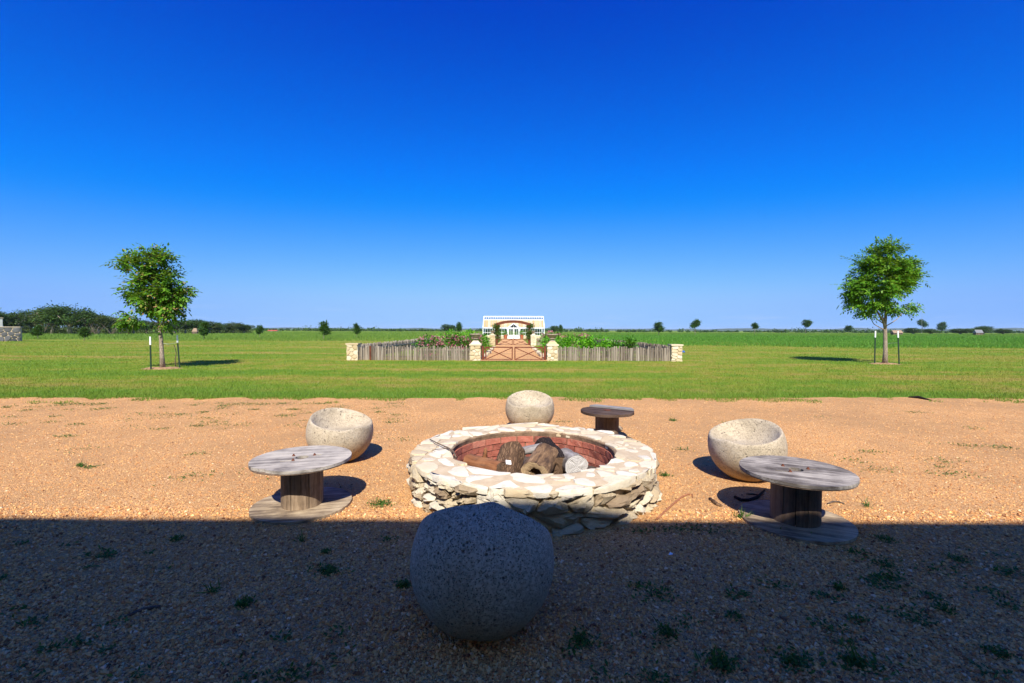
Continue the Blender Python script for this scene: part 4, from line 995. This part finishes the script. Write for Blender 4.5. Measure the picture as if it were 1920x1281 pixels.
# far treeline along the horizon
g = np.random.default_rng(33); vv, ff, base = [], [], 0
for _ in range(620):
    px = g.uniform(455, 2100); D = g.uniform(420, 640); q = at_depth(px, 622, D); big = g.random() < .12
    hh = (3.2 if big else 1.5)*g.uniform(.7, 1.4)*(1+.35*math.sin(px*.013)); wv = hh*g.uniform(.9, 1.9); n = 55
    P = np.array([q.x, D, hh*.35])+rvec(g, n)*np.array([wv, wv, hh*.75])*(g.random((n, 1))**.35); P[:, 2] = np.abs(P[:, 2])
    v, f = quads(P, rvec(g, n), rvec(g, n), 1.0+1.0*g.random(n), .8+.6*g.random(n)); vv.append(v); ff.append(f+base); base += len(v)
tag(obj('treeline', big_mesh('treeline', np.vstack(vv), np.vstack(ff)), MAT['oak_leaf']), 'thin dark treeline along the whole horizon', 'treeline', kind='stuff')
# nearer bushes on the skyline, one by one
for px, pb, pt, wf, lab in ((840, 626, 610, 1.5, 'round dark tree on the skyline left of the slim tree by the greenhouse'), (1040, 626, 612, 1.2, 'dark bush tree at the right end of the greenhouse'),
        (1712, 624, 612, 2.2, 'broad dark tree at the foot of the thin mast'), (1745, 624, 613, 1.6, 'low tree between the mast and the rounded bushy tree'),
        (1800, 624, 612, 2.6, 'wide low tree mass left of the grey roofed shed'), (1845, 624, 608, 1.5, 'tallest tree right of the grey roofed shed'), (1880, 624, 613, 2.0, 'low spreading tree towards the right edge')):
    q = at_depth(px, pb, 250); H = (pb-pt)/FPX*250+.6
    far_tree('oak', (q.x, 250, -.6), H, wf, lab, 'tree', 'trees standing on the skyline', MAT['oak_leaf'], MAT['bark_far'], rn)
# hills
def ridge(name, D, x0, x1, h, seed):
    n = 220; vs = []
    for j, (dd, k) in enumerate(((-D*.05, 0), (-D*.02, .6), (0, 1), (D*.05, .7), (D*.2, 0))):
        for i in range(n):
            x = x0+(x1-x0)*i/(n-1); e = min(1, i/25, (n-1-i)/25)
            hh = h*(.65+.5*mnoise.noise(Vector((x*.0011, seed, 0)))+.25*mnoise.noise(Vector((x*.005, seed, 3)))+.06*mnoise.noise(Vector((x*.03, seed, 3))))*e
            vs.append((x, D+dd, -1+max(0, hh)*k))
    fs = [(j*n+i, j*n+i+1, (j+1)*n+i+1, (j+1)*n+i) for j in range(4) for i in range(n-1)]
    return tag(obj(name, big_mesh(name, vs, fs, True), MAT['hill']), kind='structure')
ridge('hills', 3600, 1300, 6500, 40, 2)
ridge('hills', 4300, -4200, 2500, 26, 7)

# the air over the plain
hm = bpy.data.materials.new('air'); hm.use_nodes = True; ht = hm.node_tree; ht.nodes.clear()
hv = nd(ht, 'ShaderNodeVolumePrincipled', {'Color': (.6, .78, 1, 1), 'Density': 7e-5, 'Anisotropy': 0.0})
ho = nd(ht, 'ShaderNodeOutputMaterial'); ht.links.new(hv.outputs[0], ho.inputs['Volume'])
tag(obj('haze', MB().box((0, 5750, 33.9), (18200, 12700, 70)).mesh('haze'), hm), 'thin blue air over the plain', 'haze', kind='stuff')
# far buildings
def shed(name, label, px, pb, pt, halfw, D, roofm, wallm, hip=False):
    c = at_depth(px, pb, D); W = halfw*2/FPX*D; H = (pb-pt)/FPX*D; z0 = min(c.z, 0)
    th = thing(name, label, 'house', (c.x, D, -.05)); zt = c.z+H+.05
    obj('wall', MB().box((0, 0, zt*.22), (W*.94, W*.4, zt*.44)).mesh('wall'), wallm, th)
    e = W/2; r_ = e*(.55 if hip else .98); y = W*.26
    obj('roof', MB().add([(-e, -y, zt*.44), (e, -y, zt*.44), (e, y, zt*.44), (-e, y, zt*.44), (-r_, 0, zt), (r_, 0, zt)], [(0, 1, 5, 4), (2, 3, 4, 5), (1, 2, 5), (3, 0, 4), (3, 2, 1, 0)]).mesh('roof'), roofm, th)
    for x in (-.3, .1, .32):
        obj('window', MB().box((x*W, -W*.2-.01, zt*.24), (W*.08, .06, zt*.2)).mesh('window'), MAT['window_glass'], th)
    return th
shed('house', 'small house with tan hipped roof among the oaks', 366, 623, 615.5, 5, 134, MAT['roof_tan'], MAT['board'], True)
shed('shed', 'long low white barn with red roof on the left horizon', 512, 622.5, 619, 9, 300, MAT['roof_red'], MAT['white'])
shed('house', 'long low tan roofed house behind the right staked tree', 1681, 624, 619.5, 9, 200, MAT['roof_tan'], MAT['board'])
shed('shed', 'grey roofed shed between the trees near the right edge', 1834, 623, 618.5, 7, 200, MAT['roof_tin'], MAT['board'])
q = at_depth(1728, 622, 330); tp = at_depth(1728, 583, 330)
tag(obj('radio_mast', MB().tube([(q.x, 330, 0), (q.x, 330, tp.z)], [.09, .05], 5).mesh('radio_mast'), MAT['wire']), 'thin radio mast on the horizon at the right', 'mast')
# grey stone wall and pale building corner at the left edge
q0 = ground(38, 640.5); wl = thing('stone_wall', 'low grey rubble stone wall at the left edge of the lawn', 'wall', (q0.x, q0.y, 0), R(30))
Hw = (640.5-614)/FPX*q0.y
obj('wall_core', MB().box((-6, .3, Hw/2), (12, .5, Hw)).mesh('wall_core'), MAT['mortar'], wl)
rnw = random.Random(8); mbs = MB()
for c in voronoi(4.0, Hw, 46, 1.3, .04, rnw, False, 1):
    obj('stone', stone_mesh('stone', c, lambda s, t, d: (-4+s, .05-d, t), -.02, .05+rnw.uniform(-.02, .02), .03, rnw, .01), MAT['grey_stone'], wl)
obj('coping', MB().box((-6, .3, Hw+.04), (12.1, .7, .1)).mesh('coping'), MAT['greywhite'], wl)
c0 = at_depth(5, 615, 76); c1 = at_depth(5, 597, 76)
wc = thing('stone_building', 'pale grey building corner rising behind the stone wall at the left edge', 'building', (c0.x, 76, 0), R(48))
obj('wall', MB().box((-3, 3, c1.z/2), (6, 6, c1.z)).mesh('wall'), MAT['wall_grey'], wc)
obj('roof', MB().box((-3, 3, c1.z+.06), (6.2, 6.2, .12)).mesh('roof'), MAT['greywhite'], wc)

# ------------------------------------------------------------------ walled garden
GY = 22.6; GB = 45.0                                   # front and back line of the garden
XL, XG0, XG1, XR = -7.84, -1.78, 1.98, 8.12
path = tag(obj('garden_path', big_mesh('garden_path', [(XG0+.25, 21.9, .066), (XG1-.25, 21.9, .066), (XG1-.25, 78.5, .07), (XG0+.25, 78.5, .07)], [(0, 1, 2, 3)]), MAT['gravel']), kind='structure')
def pillar(x, y, wd, h, label, group, each=True, cap=True, seed=0):
    th = thing('stone_pillar', label, 'pillar', (x, y, 0), 0, group); rn = random.Random(seed)
    obj('mortar_core', MB().box((0, 0, h/2-.05), (wd-.04, wd-.04, h+.1)).mesh('mortar_core'), MAT['mortar'], th)
    alls = MB()
    for fc in range(4):
        Mx = Matrix.Rotation(math.pi/2*fc, 3, 'Z')
        for c in voronoi(wd, h, 11, 1.25, .016, rn, False, 2):
            mp = lambda s, t, d: tuple(Mx @ Vector((s-wd/2, -wd/2-d, t)))
            me = stone_mesh('stone', c, mp, -.025, .012+rn.uniform(-.006, .008), .01, rn, .003)
            if each: obj('stone', me, MAT['pillar_stone'], th)
            else:
                alls.add([v.co for v in me.vertices], [tuple(p_.vertices) for p_ in me.polygons]); bpy.data.meshes.remove(me)
    if not each: tag(obj('stonework', alls.mesh('stonework'), MAT['pillar_stone'], th), kind='stuff')
    if cap: obj('cap', MB().box((0, 0, h+.035), (wd+.09, wd+.09, .07)).mesh('cap'), MAT['pillar_stone'], th)
    return th
def urn(x, y, z, s_, label, group):
    th = thing('garden_urn', label, 'urn', (x, y, z), 0, group)
    b_ = s_
    obj('plinth', MB().add([(-.26*b_, -.26*b_, 0), (.26*b_, -.26*b_, 0), (.26*b_, .26*b_, 0), (-.26*b_, .26*b_, 0), (-.13*b_, -.13*b_, .15*b_), (.13*b_, -.13*b_, .15*b_), (.13*b_, .13*b_, .15*b_), (-.13*b_, .13*b_, .15*b_)], [(3, 2, 1, 0), (4, 5, 6, 7), (0, 1, 5, 4), (1, 2, 6, 5), (2, 3, 7, 6), (3, 0, 4, 7)]).mesh('plinth'), MAT['pillar_stone'], th)
    obj('foot', MB().lathe([(.15*b_, .15*b_), (.15*b_, .17*b_), (.07*b_, .2*b_), (.065*b_, .23*b_), (.16*b_, .27*b_), (.165*b_, .30*b_)], 20).mesh('foot', auto=40), MAT['greywhite'], th)
    obj('bowl', MB().lathe([(.13*b_, .303*b_), (.2*b_, .35*b_), (.245*b_, .42*b_), (.27*b_, .46*b_), (.31*b_, .47*b_), (.315*b_, .51*b_), (.27*b_, .51*b_), (.23*b_, .45*b_), (0, .42*b_)], 24).mesh('bowl', auto=40), MAT['greywhite'], th)
    return th
PG = 'cream stone pillars of the garden'
PHt = .80
pillar(XL-.02, GY, .52, PHt+.0, 'cream stone pillar at the left front corner of the garden', PG, seed=1)
pillar(XR-.0, GY, .50, PHt+.0, 'cream stone pillar at the right front corner of the garden', PG, seed=2)
for x, s_, lab in ((XG0-.02, 3, 'left'), (XG1+.02, 4, 'right')):
    pillar(x, GY, .50, PHt-.02, f'cream stone pillar carrying an urn on the {lab} side of the front gate', PG, seed=s_)
    urn(x, GY, PHt+.05, 1.0, f'wide shallow stone urn on the {lab} pillar of the front gate', 'stone urns on the gate pillars')
for x, s_, lab in ((-1.93, 5, 'left'), (2.12, 6, 'right')):
    pillar(x, GB, .52, 1.0, f'cream stone pillar on the {lab} side of the farther gate', PG, False, seed=s_)
    urn(x, GB, 1.07, .8, f'stone urn on the {lab} pillar of the farther gate', 'stone urns on the gate pillars')
# stake fences
def stake_shape(k):
    r_ = random.Random(k); n = 7; h = 1.0
    return MB().tube([(0, 0, -.05), (r_.uniform(-.08, .08)*.1, 0, .35), (r_.uniform(-.1, .1)*.1, 0, .7), (r_.uniform(-.1, .1)*.1, 0, 1.0)], [.5, .5, .46, .4], n, True, .14, r_).mesh('stake', auto=50)
STK = [stake_shape(k) for k in range(7)]
def fence_front(x0, x1, label, seed, n):
    th = thing('stake_fence', label, 'fence', ((x0+x1)/2, GY, 0), 0, 'cedar stake fences round the garden'); r_ = random.Random(seed)
    wd = (x1-x0)/n
    for i in range(n):
        o_ = obj('stake', STK[r_.randrange(7)], MAT['stake'], th, (x0+wd*(i+.5)-(x0+x1)/2, r_.uniform(-.02, .02), 0), (r_.uniform(-.02, .02), r_.uniform(-.015, .015), r_.uniform(0, 6)))
        o_.scale = (wd*r_.uniform(.62, 1.02), wd*r_.uniform(.7, 1.1), .72*r_.uniform(.9, 1.07))
    for z in (.2, .55):
        obj('rail', MB().box((0, .09, z), (x1-x0, .04, .06)).mesh('rail'), MAT['stake'], th)
    return th
f1_ = fence_front(XL+.26, XG0-.28, 'grey cedar stake fence on the left of the front gate', 1, 66)
obj('steel_post', MB().box((-2.2, -.06, .36), (.07, .07, .76)).mesh('steel_post'), MAT['rust'], f1_)
fence_front(XG1+.28, XR-.26, 'grey cedar stake fence on the right of the front gate', 2, 66)
def fence_side(pts, label, seed):
    th = thing('stake_fence', label, 'fence', (pts[0][0], pts[0][1], 0), 0, 'cedar stake fences round the garden'); r_ = random.Random(seed)
    a, b_ = Vector(pts[0]+(0,)), Vector(pts[1]+(0,)); L = (b_-a).length; n = int(L/.1); mb = MB()
    for i in range(n):
        q = (b_-a)*((i+.5)/n)+Vector((r_.uniform(-.02, .02), r_.uniform(-.02, .02), 0)); h = .76*r_.uniform(.93, 1.08)
        mb.tube([q+Vector((0, 0, -.05)), q+Vector((r_.uniform(-.02, .02), r_.uniform(-.02, .02), h))], [.05*r_.uniform(.8, 1.1), .042], 6, True)
    tag(obj('stakes', mb.mesh('stakes', fix=False), MAT['stake'], th), kind='stuff')
    sgn = 1 if a.x < 0 else -1
    obj('rail', MB().bar((0, 0, .5), tuple((b_-a)+Vector((0, 0, .5))), .04, .07).mesh('rail'), MAT['stake'], th).location.x = .08*sgn
fence_side(((XL+.0, GY+.35), (XL+.0, GB)), 'dark receding stake fence along the left side of the garden', 3)
fence_side(((XR+.0, GY+.35), (XR+.0, GB)), 'dark receding stake fence along the right side of the garden', 4)
fence_side(((XL+.05, GB), (-2.25, GB)), 'far stake fence left of the farther gate', 5)
fence_side(((2.45, GB), (XR-.05, GB)), 'far stake fence right of the farther gate', 6)
# gates: steel frame leaf with X brace, hinged on its own post
def gate_leaf(xh, xm, y, h, label, group, t_=.055):
    th = thing('gate', label, 'gate', (xh, y, 0), 0, group); s_ = 1 if xm > xh else -1
    L = abs(xm-xh); x0, x1 = .16*s_, (L-.02)*s_; z0, z1 = .06, h
    obj('gate_post', MB().box((.05*s_, 0, h/2), (.11, .11, h+.06)).mesh('gate_post'), MAT['rust'], th)
    fr = MB()
    fr.box(((x0+x1)/2, 0, z1-t_/2), (abs(x1-x0), t_, t_)).box(((x0+x1)/2, 0, z0), (abs(x1-x0), t_, t_))
    fr.box((x0+s_*t_/2, .0, (z0+z1)/2), (t_, t_*.94, z1-z0-t_)).box((x1-s_*t_/2, 0, (z0+z1)/2), (t_, t_*.94, z1-z0-t_))
    obj('gate_frame', fr.mesh('gate_frame'), MAT['rust'], th)
    obj('brace', MB().bar((x0+s_*t_, -.006, z0+t_*.6), (x1-s_*t_, -.006, z1-t_), .03, t_*.75).mesh('brace'), MAT['rust'], th)
    obj('brace', MB().bar((x0+s_*t_, .006, z1-t_), (x1-s_*t_, .006, z0+t_*.6), .03, t_*.75).mesh('brace'), MAT['rust'], th)
    for z in (.25*h, .8*h): obj('hinge', MB().box((.125*s_, 0, z), (.07, .03, .05)).mesh('hinge'), MAT['rust'], th)
GG = 'rusty steel gate leaves with cross braces'
xm = (XG0+XG1)/2-.02
gate_leaf(XG0+.29, xm-.02, GY, .72, 'left leaf of the rusty cross braced front gate', GG)
gate_leaf(XG1-.29, xm+.02, GY, .72, 'right leaf of the rusty cross braced front gate', GG)
gate_leaf(-1.62, .08, GB, .68, 'left leaf of the farther rusty gate under the arch', GG, .065)
gate_leaf(1.82, .12, GB, .68, 'right leaf of the farther rusty gate under the arch', GG, .065)
# arched arbour over the farther gate
ab = thing('garden_arch', 'rusty steel arch over the farther gate with vines up its posts', 'arch', (.1, GB+.35, 0))
for x in (-1.6, 1.6):
    for y in (-.25, .25): obj('post', MB().box((x, y, 1.0), (.09, .09, 2.05)).mesh('post'), MAT['rust'], ab)
for y in (-.3, .3):
    mb = MB(); N_ = 14
    for k in range(N_):
        u0, u1 = k/N_*2-1, (k+1)/N_*2-1
        mb.bar((u0*1.72, y, 2.08+.32*(1-u0*u0)), (u1*1.72, y, 2.08+.32*(1-u1*u1)), .06, .25)
    obj('arch_beam', mb.mesh('arch_beam'), MAT['rust'], ab)
for k in range(13):
    u = -1+2*(k+.5)/13; obj('rafter', MB().box((u*1.68, 0, 2.17+.32*(1-u*u)), (.06, .8, .05)).mesh('rafter'), MAT['rust'], ab)
def bush(name, label, cat, loc, ells, n_cl, per, cl_r, leaf, mat, seed, group=None, flowers=None, stem=None, droop=0):
    th = thing(name, label, cat, loc, 0, group); me, C = crown_mesh(seed, ells, n_cl, per, cl_r, leaf, 1, droop, .6, .45); obj('foliage', me, mat, th)
    if flowers:
        me2, _ = crown_mesh(seed+1, [(e[0], e[1], e[2]+.03, e[3]*1.04, e[4]*1.04, e[5]*1.06) for e in ells], flowers[0], flowers[1], flowers[2], flowers[3], 1, 0, .9, .85)
        tag(obj('blossom', me2, flowers[4], th), kind='stuff')
    mb = MB(); cen = Vector(ells[0][:3])
    for c in C[:6]: mb.tube([(cen.x*.5+.1*c[0], cen.y*.5, 0), tuple(c)], [.02, .008], 5, False)
    obj('stem', mb.mesh('stem', fix=False), MAT['twig'], th); return th
for x, lab, sd in ((-1.5, 'left', 71), (1.7, 'right', 72)):
    bush('climbing_vine', f'leafy vine climbing the {lab} posts of the garden arch', 'vine', (x, GB+.3, 0), [(0, -.05, 1.55, .31, .34, .5), (.03, -.1, .95, .27, .3, .5), (-.12*(1 if x < 0 else -1), -.05, 1.95, .34, .34, .22)], 110, 16, .14, .13, MAT['vine'], sd, 'vines on the garden arch', None, None, .2)
# beds
SG = 'pink flowering shrubs in the garden'
for i, (x, y, h, wd, lab) in enumerate(((-4.4, 24.2, 1.12, .75, 'leftmost pink flowering shrub behind the left fence'), (-3.5, 24.5, 1.22, .8, 'pink flowering shrub second along the left fence'), (-2.75, 24.3, 1.22, .6, 'pink flowering shrub by the left gate pillar'),
        (-2.2, 25.6, 1.25, .5, 'pink flowering shrub close to the path behind the left urn'))):
    bush('flowering_shrub', lab, 'shrub', (x, y, 0), [(0, 0, h*.6, wd, .6, h*.42), (wd*.4, 0, h*.7, .4, .4, h*.3)], 60, 16, .2, .12, MAT['shrub'], 200+i*3, SG, (60, 8, .1, .085, MAT['petal']))
HG = 'bright green plants in the garden beds'
for i, (x, y, h, wd, m_, fl, lab) in enumerate(((-4.4, 33.0, 1.45, 1.1, 'herb', None, 'bright green herb clump farther back on the left'), (-3.0, 31.5, 1.5, 1.1, 'herb', (16, 3, .1, .06, 'petal_white'), 'bright green plant with a few white flowers on the left'),
        (-2.0, 27.8, 1.35, .6, 'herb', None, 'feathery bright green plant beside the path behind the left urn'), (2.35, 26.5, 1.2, .7, 'herb', None, 'feathery green plant beside the path behind the right urn'),
        (3.5, 25.2, 1.18, .9, 'herb', None, 'low bright green plant behind the right fence near the gate'), (4.7, 25.2, 1.14, .9, 'herb', None, 'low bright green plant behind the middle of the right fence'),
        (5.5, 25.8, .95, .6, 'shrub', None, 'small darker green plant trailing right of the bright ones'), (6.05, 23.6, 1.1, .32, 'shrub', None, 'lone leafy sprout poking above the right fence'),
        (2.9, 34, 1.4, 1.0, 'shrub', (55, 7, .1, .09, 'petal'), 'pink flowering plant far back on the right near the gate'), (5.0, 35, 1.3, 1.3, 'shrub', (60, 7, .1, .09, 'petal'), 'pink flowering plant far back in the middle of the right bed'))):
    bush('garden_plant', lab, 'plant', (x, y, 0), [(0, 0, h*.55, wd, .7, h*.42), (wd*.45, 0, h*.65, wd*.45, .5, h*.3), (-wd*.4, .1, h*.62, wd*.4, .5, h*.33)], 70, 18, .18, .13, MAT[m_], 300+i*3, HG, tuple(fl[:4])+(MAT[fl[4]],) if fl else None)
# pale edging stones beside the path
for sd, x in (('left', XG0+.30), ('right', XG1-.30)):
    th = thing('path_edging', f'pale stone edging along the {sd} side of the garden path', 'edging', (x, GY+.6, 0), 0, 'stone edgings of the path'); r_ = random.Random(4)
    for k in range(22):
        obj('edging_stone', MB().box((0, 0, .12), (.22*r_.uniform(.8, 1.2), .62, .2*r_.uniform(.8, 1.1))).mesh('edging_stone'), MAT['pillar_stone'], th, (r_.uniform(-.03, .03), k*.68+.3, 0), (0, 0, r_.uniform(-.06, .06)))
# blue cover on a standpipe behind the right corner pillar
sp = thing('standpipe', 'standpipe with bright blue cover behind the right corner pillar', 'standpipe', (XR+.36, GY+.25, 0))
obj('pipe', MB().tube([(0, 0, 0), (0, 0, .52)], .025, 8).mesh('pipe'), MAT['wire'], sp)
obj('cover', MB().lathe([(0, .42), (.07, .42), (.1, .48), (.09, .55), (.05, .62), (0, .63)], 12).tube([(.05, 0, .5), (.15, 0, .5), (.2, 0, .46)], [.05, .045, .03], 8).mesh('cover', auto=50), MAT['blue'], sp)

# ------------------------------------------------------------------ greenhouse
GHY = 80.0
ga = at_depth(905.5, 640, GHY); gb = at_depth(1020.5, 640, GHY)
gw = (gb.x-ga.x); gcx = (ga.x+gb.x)/2
gh = thing('greenhouse', 'white framed glass greenhouse with cream shades on its roof and a gabled door', 'greenhouse', (gcx, GHY, 0))
zE, zR, zB, dep = 1.85, 3.92, .55, 6.0; hw = gw/2
rb = MB()
for (x0, x1) in ((-hw, -1.15), (1.15, hw)): rb.box(((x0+x1)/2, .15, zB/2), (x1-x0, .3, zB))
rb.box((-hw+.15, dep/2, zB/2), (.3, dep-.62, zB)).box((hw-.15, dep/2, zB/2), (.3, dep-.62, zB)).box((0, dep-.15, zB/2), (gw, .3, zB))
obj('stone_base', rb.mesh('stone_base'), MAT['pillar_stone'], gh)
fr = MB(); npn = 26
for i in range(npn+1):
    x = -hw+gw*i/npn
    thick = .10 if i % 5 == 0 or i == npn else .035
    if abs(x) > 1.1: fr.box((x, .12, (zB+zE)/2), (thick, .1, zE-zB))
    if i % 5 == 0: fr.box((x, dep-.12, (zB+zE)/2), (thick, .1, zE-zB))
for (x0, x1) in ((-hw, -1.1), (1.1, hw)): fr.box(((x0+x1)/2, .1, zB+.55), (x1-x0, .07, .055)).box(((x0+x1)/2, .1, zB+.03), (x1-x0, .13, .06))
fr.box((0, .1, zE+.06), (gw+.1, .2, .14)).box((0, dep-.1, zE+.06), (gw+.1, .2, .14))
for s_ in (-1, 1):
    x = s_*hw
    for y in np.linspace(.1, dep-.1, 9): fr.box((x, y, (zB+zE)/2), (.09, .09, zE-zB))
    fr.bar((x, 0, zE+.1), (x, dep/2, zR), .12, .14); fr.bar((x, dep, zE+.1), (x, dep/2, zR), .12, .14)
    fr.box((x, dep/2, (zE+zR)/2), (.08, .08, zR-zE)); fr.box((x, dep/2, zE+.05), (.1, dep-.2, .1))
fr.box((0, dep/2, zR+.06), (gw+.16, .18, .12))
for k in range(44): fr.box((-hw+gw*(k+.5)/44, dep/2, zR+.2), (.03, .03, .16))
obj('frame', fr.mesh('frame'), MAT['white'], gh)
def slope(u): return (u*dep/2, zE+.12+(zR-zE-.08)*u)
nv = npn
for i in range(npn):
    x0, x1 = -hw+gw*i/npn, -hw+gw*(i+1)/npn; xc = (x0+x1)/2; wp = (x1-x0)
    ya, za = slope(.0); yb, zb_ = slope(.68); yc, zc_ = slope(.74); yd, zd = slope(.985)
    obj('shade_panel', MB().add([(x0+.03, ya, za), (x1-.03, ya, za), (x1-.03, yb, zb_), (x0+.03, yb, zb_), (x0+.03, ya+.03, za-.03), (x1-.03, ya+.03, za-.03), (x1-.03, yb+.03, zb_-.03), (x0+.03, yb+.03, zb_-.03)], [(0, 1, 2, 3), (7, 6, 5, 4), (0, 4, 5, 1), (1, 5, 6, 2), (2, 6, 7, 3), (3, 7, 4, 0)]).mesh('shade_panel'), MAT['cream'], gh)
    v_ = obj('roof_vent', MB().bar((x0+.03, yc, zc_+.02), (x0+.03, yd, zd+.02), .06, .06).bar((x0, yc, zc_), (x1, yc, zc_), .06, .1).mesh('roof_vent'), MAT['white'], gh)
    obj('pane', MB().add([(x0+.06, yc, zc_), (x1-.03, yc, zc_), (x1-.03, yd, zd), (x0+.06, yd, zd)], [(0, 1, 2, 3)]).mesh('pane', fix=False), MAT['glass'], v_)
    if abs(xc) > 1.15:
        obj('pane', MB().add([(x0+.03, .12, zB), (x1-.03, .12, zB), (x1-.03, .12, zE), (x0+.03, .12, zE)], [(0, 1, 2, 3)]).mesh('pane', fix=False), MAT['glass'], gh)
obj('ridge_band', MB().bar((-hw, slope(.71)[0]-.02, slope(.71)[1]+.02), (hw, slope(.71)[0]-.02, slope(.71)[1]+.02), .1, .12).mesh('ridge_band'), MAT['white'], gh)
# far roof slope, glass
obj('back_roof', MB().add([(-hw, dep, zE+.12), (hw, dep, zE+.12), (hw, dep/2+.1, zR-.02), (-hw, dep/2+.1, zR-.02)], [(0, 1, 2, 3)]).mesh('back_roof', fix=False), MAT['glass'], gh)
br_ = MB()
for i in range(npn+1):
    x = -hw+gw*i/npn; br_.bar((x, dep, zE+.15), (x, dep/2+.1, zR), .05, .06)
obj('rafter', br_.mesh('rafter'), MAT['white'], gh)
# gabled porch with double door
pg = MB(); py_ = -.5
for s_ in (-1, 1):
    pg.box((s_*1.05, py_, .95), (.16, .16, 1.9)).bar((s_*1.25, py_-.03, 1.75), (0, py_-.03, 2.72), .14, .16)
    pg.box((s_*1.05, -.2, 1.86), (.1, .5, .12))
pg.box((0, py_, 1.93), (2.1, .12, .1)); 
for s_ in (-.62, 0, .62): pg.box((s_, py_, 2.12-.12*abs(s_)), (.05, .06, .5-.45*abs(s_)))
pf = obj('porch_frame', pg.mesh('porch_frame'), MAT['white'], gh)
obj('pane', MB().add([(-.95, py_+.02, 1.98), (.95, py_+.02, 1.98), (0, py_+.02, 2.62)], [(0, 1, 2)]).mesh('pane', fix=False), MAT['glass'], pf)
obj('porch_roof', MB().add([(-1.3, py_-.02, 1.8), (0, py_-.02, 2.82), (0, 1.4, 2.82), (-1.3, .1, 1.8)], [(0, 1, 2, 3)]).add([(1.3, py_-.02, 1.8), (0, py_-.02, 2.82), (0, 1.4, 2.82), (1.3, .1, 1.8)], [(0, 1, 2, 3)]).mesh('porch_roof', fix=False), MAT['white'], gh)
for s_ in (-1, 1):
    d_ = MB(); x0, x1 = s_*.03, s_*.93; xc = (x0+x1)/2
    d_.box((xc, py_+.02, .35), (.88, .05, .66)).box((xc, py_+.02, 1.82), (.88, .05, .12))
    for xx in (x0+s_*.05, xc, x1-s_*.05): d_.box((xx, py_+.02, 1.22), (.09 if xx != xc else .04, .05, 1.1))
    dr = obj('door', d_.mesh('door'), MAT['white'], gh)
    obj('pane', MB().add([(min(x0, x1)+.05, py_+.025, .68), (max(x0, x1)-.05, py_+.025, .68), (max(x0, x1)-.05, py_+.025, 1.77), (min(x0, x1)+.05, py_+.025, 1.77)], [(0, 1, 2, 3)]).mesh('pane', fix=False), MAT['glass'], dr)
    obj('handle', MB().box((s_*.09, py_-.03, .95), (.03, .05, .12)).mesh('handle'), MAT['rust'], dr)
# plants standing inside, pots and tubs in front
for i, x in enumerate((-4.5, -3.2, 2.9, 4.4)):
    bush('potted_plant', f'{("tall", "bushy", "spreading", "narrow")[i]} green plant inside the greenhouse, ' + ('behind the left windows nearest the corner', 'behind the left windows nearest the door', 'behind the right windows nearest the door', 'behind the right windows nearest the corner')[i], 'plant', (gcx+x, GHY+2.2, 0), [(0, 0, 1.0, .7, .6, .6)], 24, 14, .3, .25, MAT['shrub'], 400+i, 'plants inside the greenhouse')
for s_, nm in ((-1, 'left'), (1, 'right')):
    tag(obj('terracotta_pot', MB().lathe([(.2, 0), (.3, .6), (.34, .62), (.34, .72), (.28, .72), (.26, .6), (0, .58)], 18).mesh('terracotta_pot', auto=40), MAT['terracotta'], None, (gcx+s_*1.42, GHY-.95, 0)), f'tall terracotta pot on the {nm} of the greenhouse door', 'pot', 'terracotta pots by the door')
    bush('potted_plant', f'wispy plant growing in the terracotta pot on the {nm} of the door', 'plant', (gcx+s_*1.42, GHY-.95, .58), [(0, 0, .45, .3, .3, .35)], 14, 12, .18, .16, MAT['shrub'], 420+s_, 'plants in the terracotta pots')
    tb = thing('grey_tub', f'grey metal tub by the stone base on the {nm} of the door', 'tub', (gcx+s_*2.6, GHY-.7, 0), 0, 'grey tubs by the greenhouse')
    obj('body', MB().lathe([(.32, 0), (.38, .3), (.4, .32), (.4, .36), (.35, .34), (0, .3)], 18).mesh('body', auto=40), MAT['roof_tin'], tb)
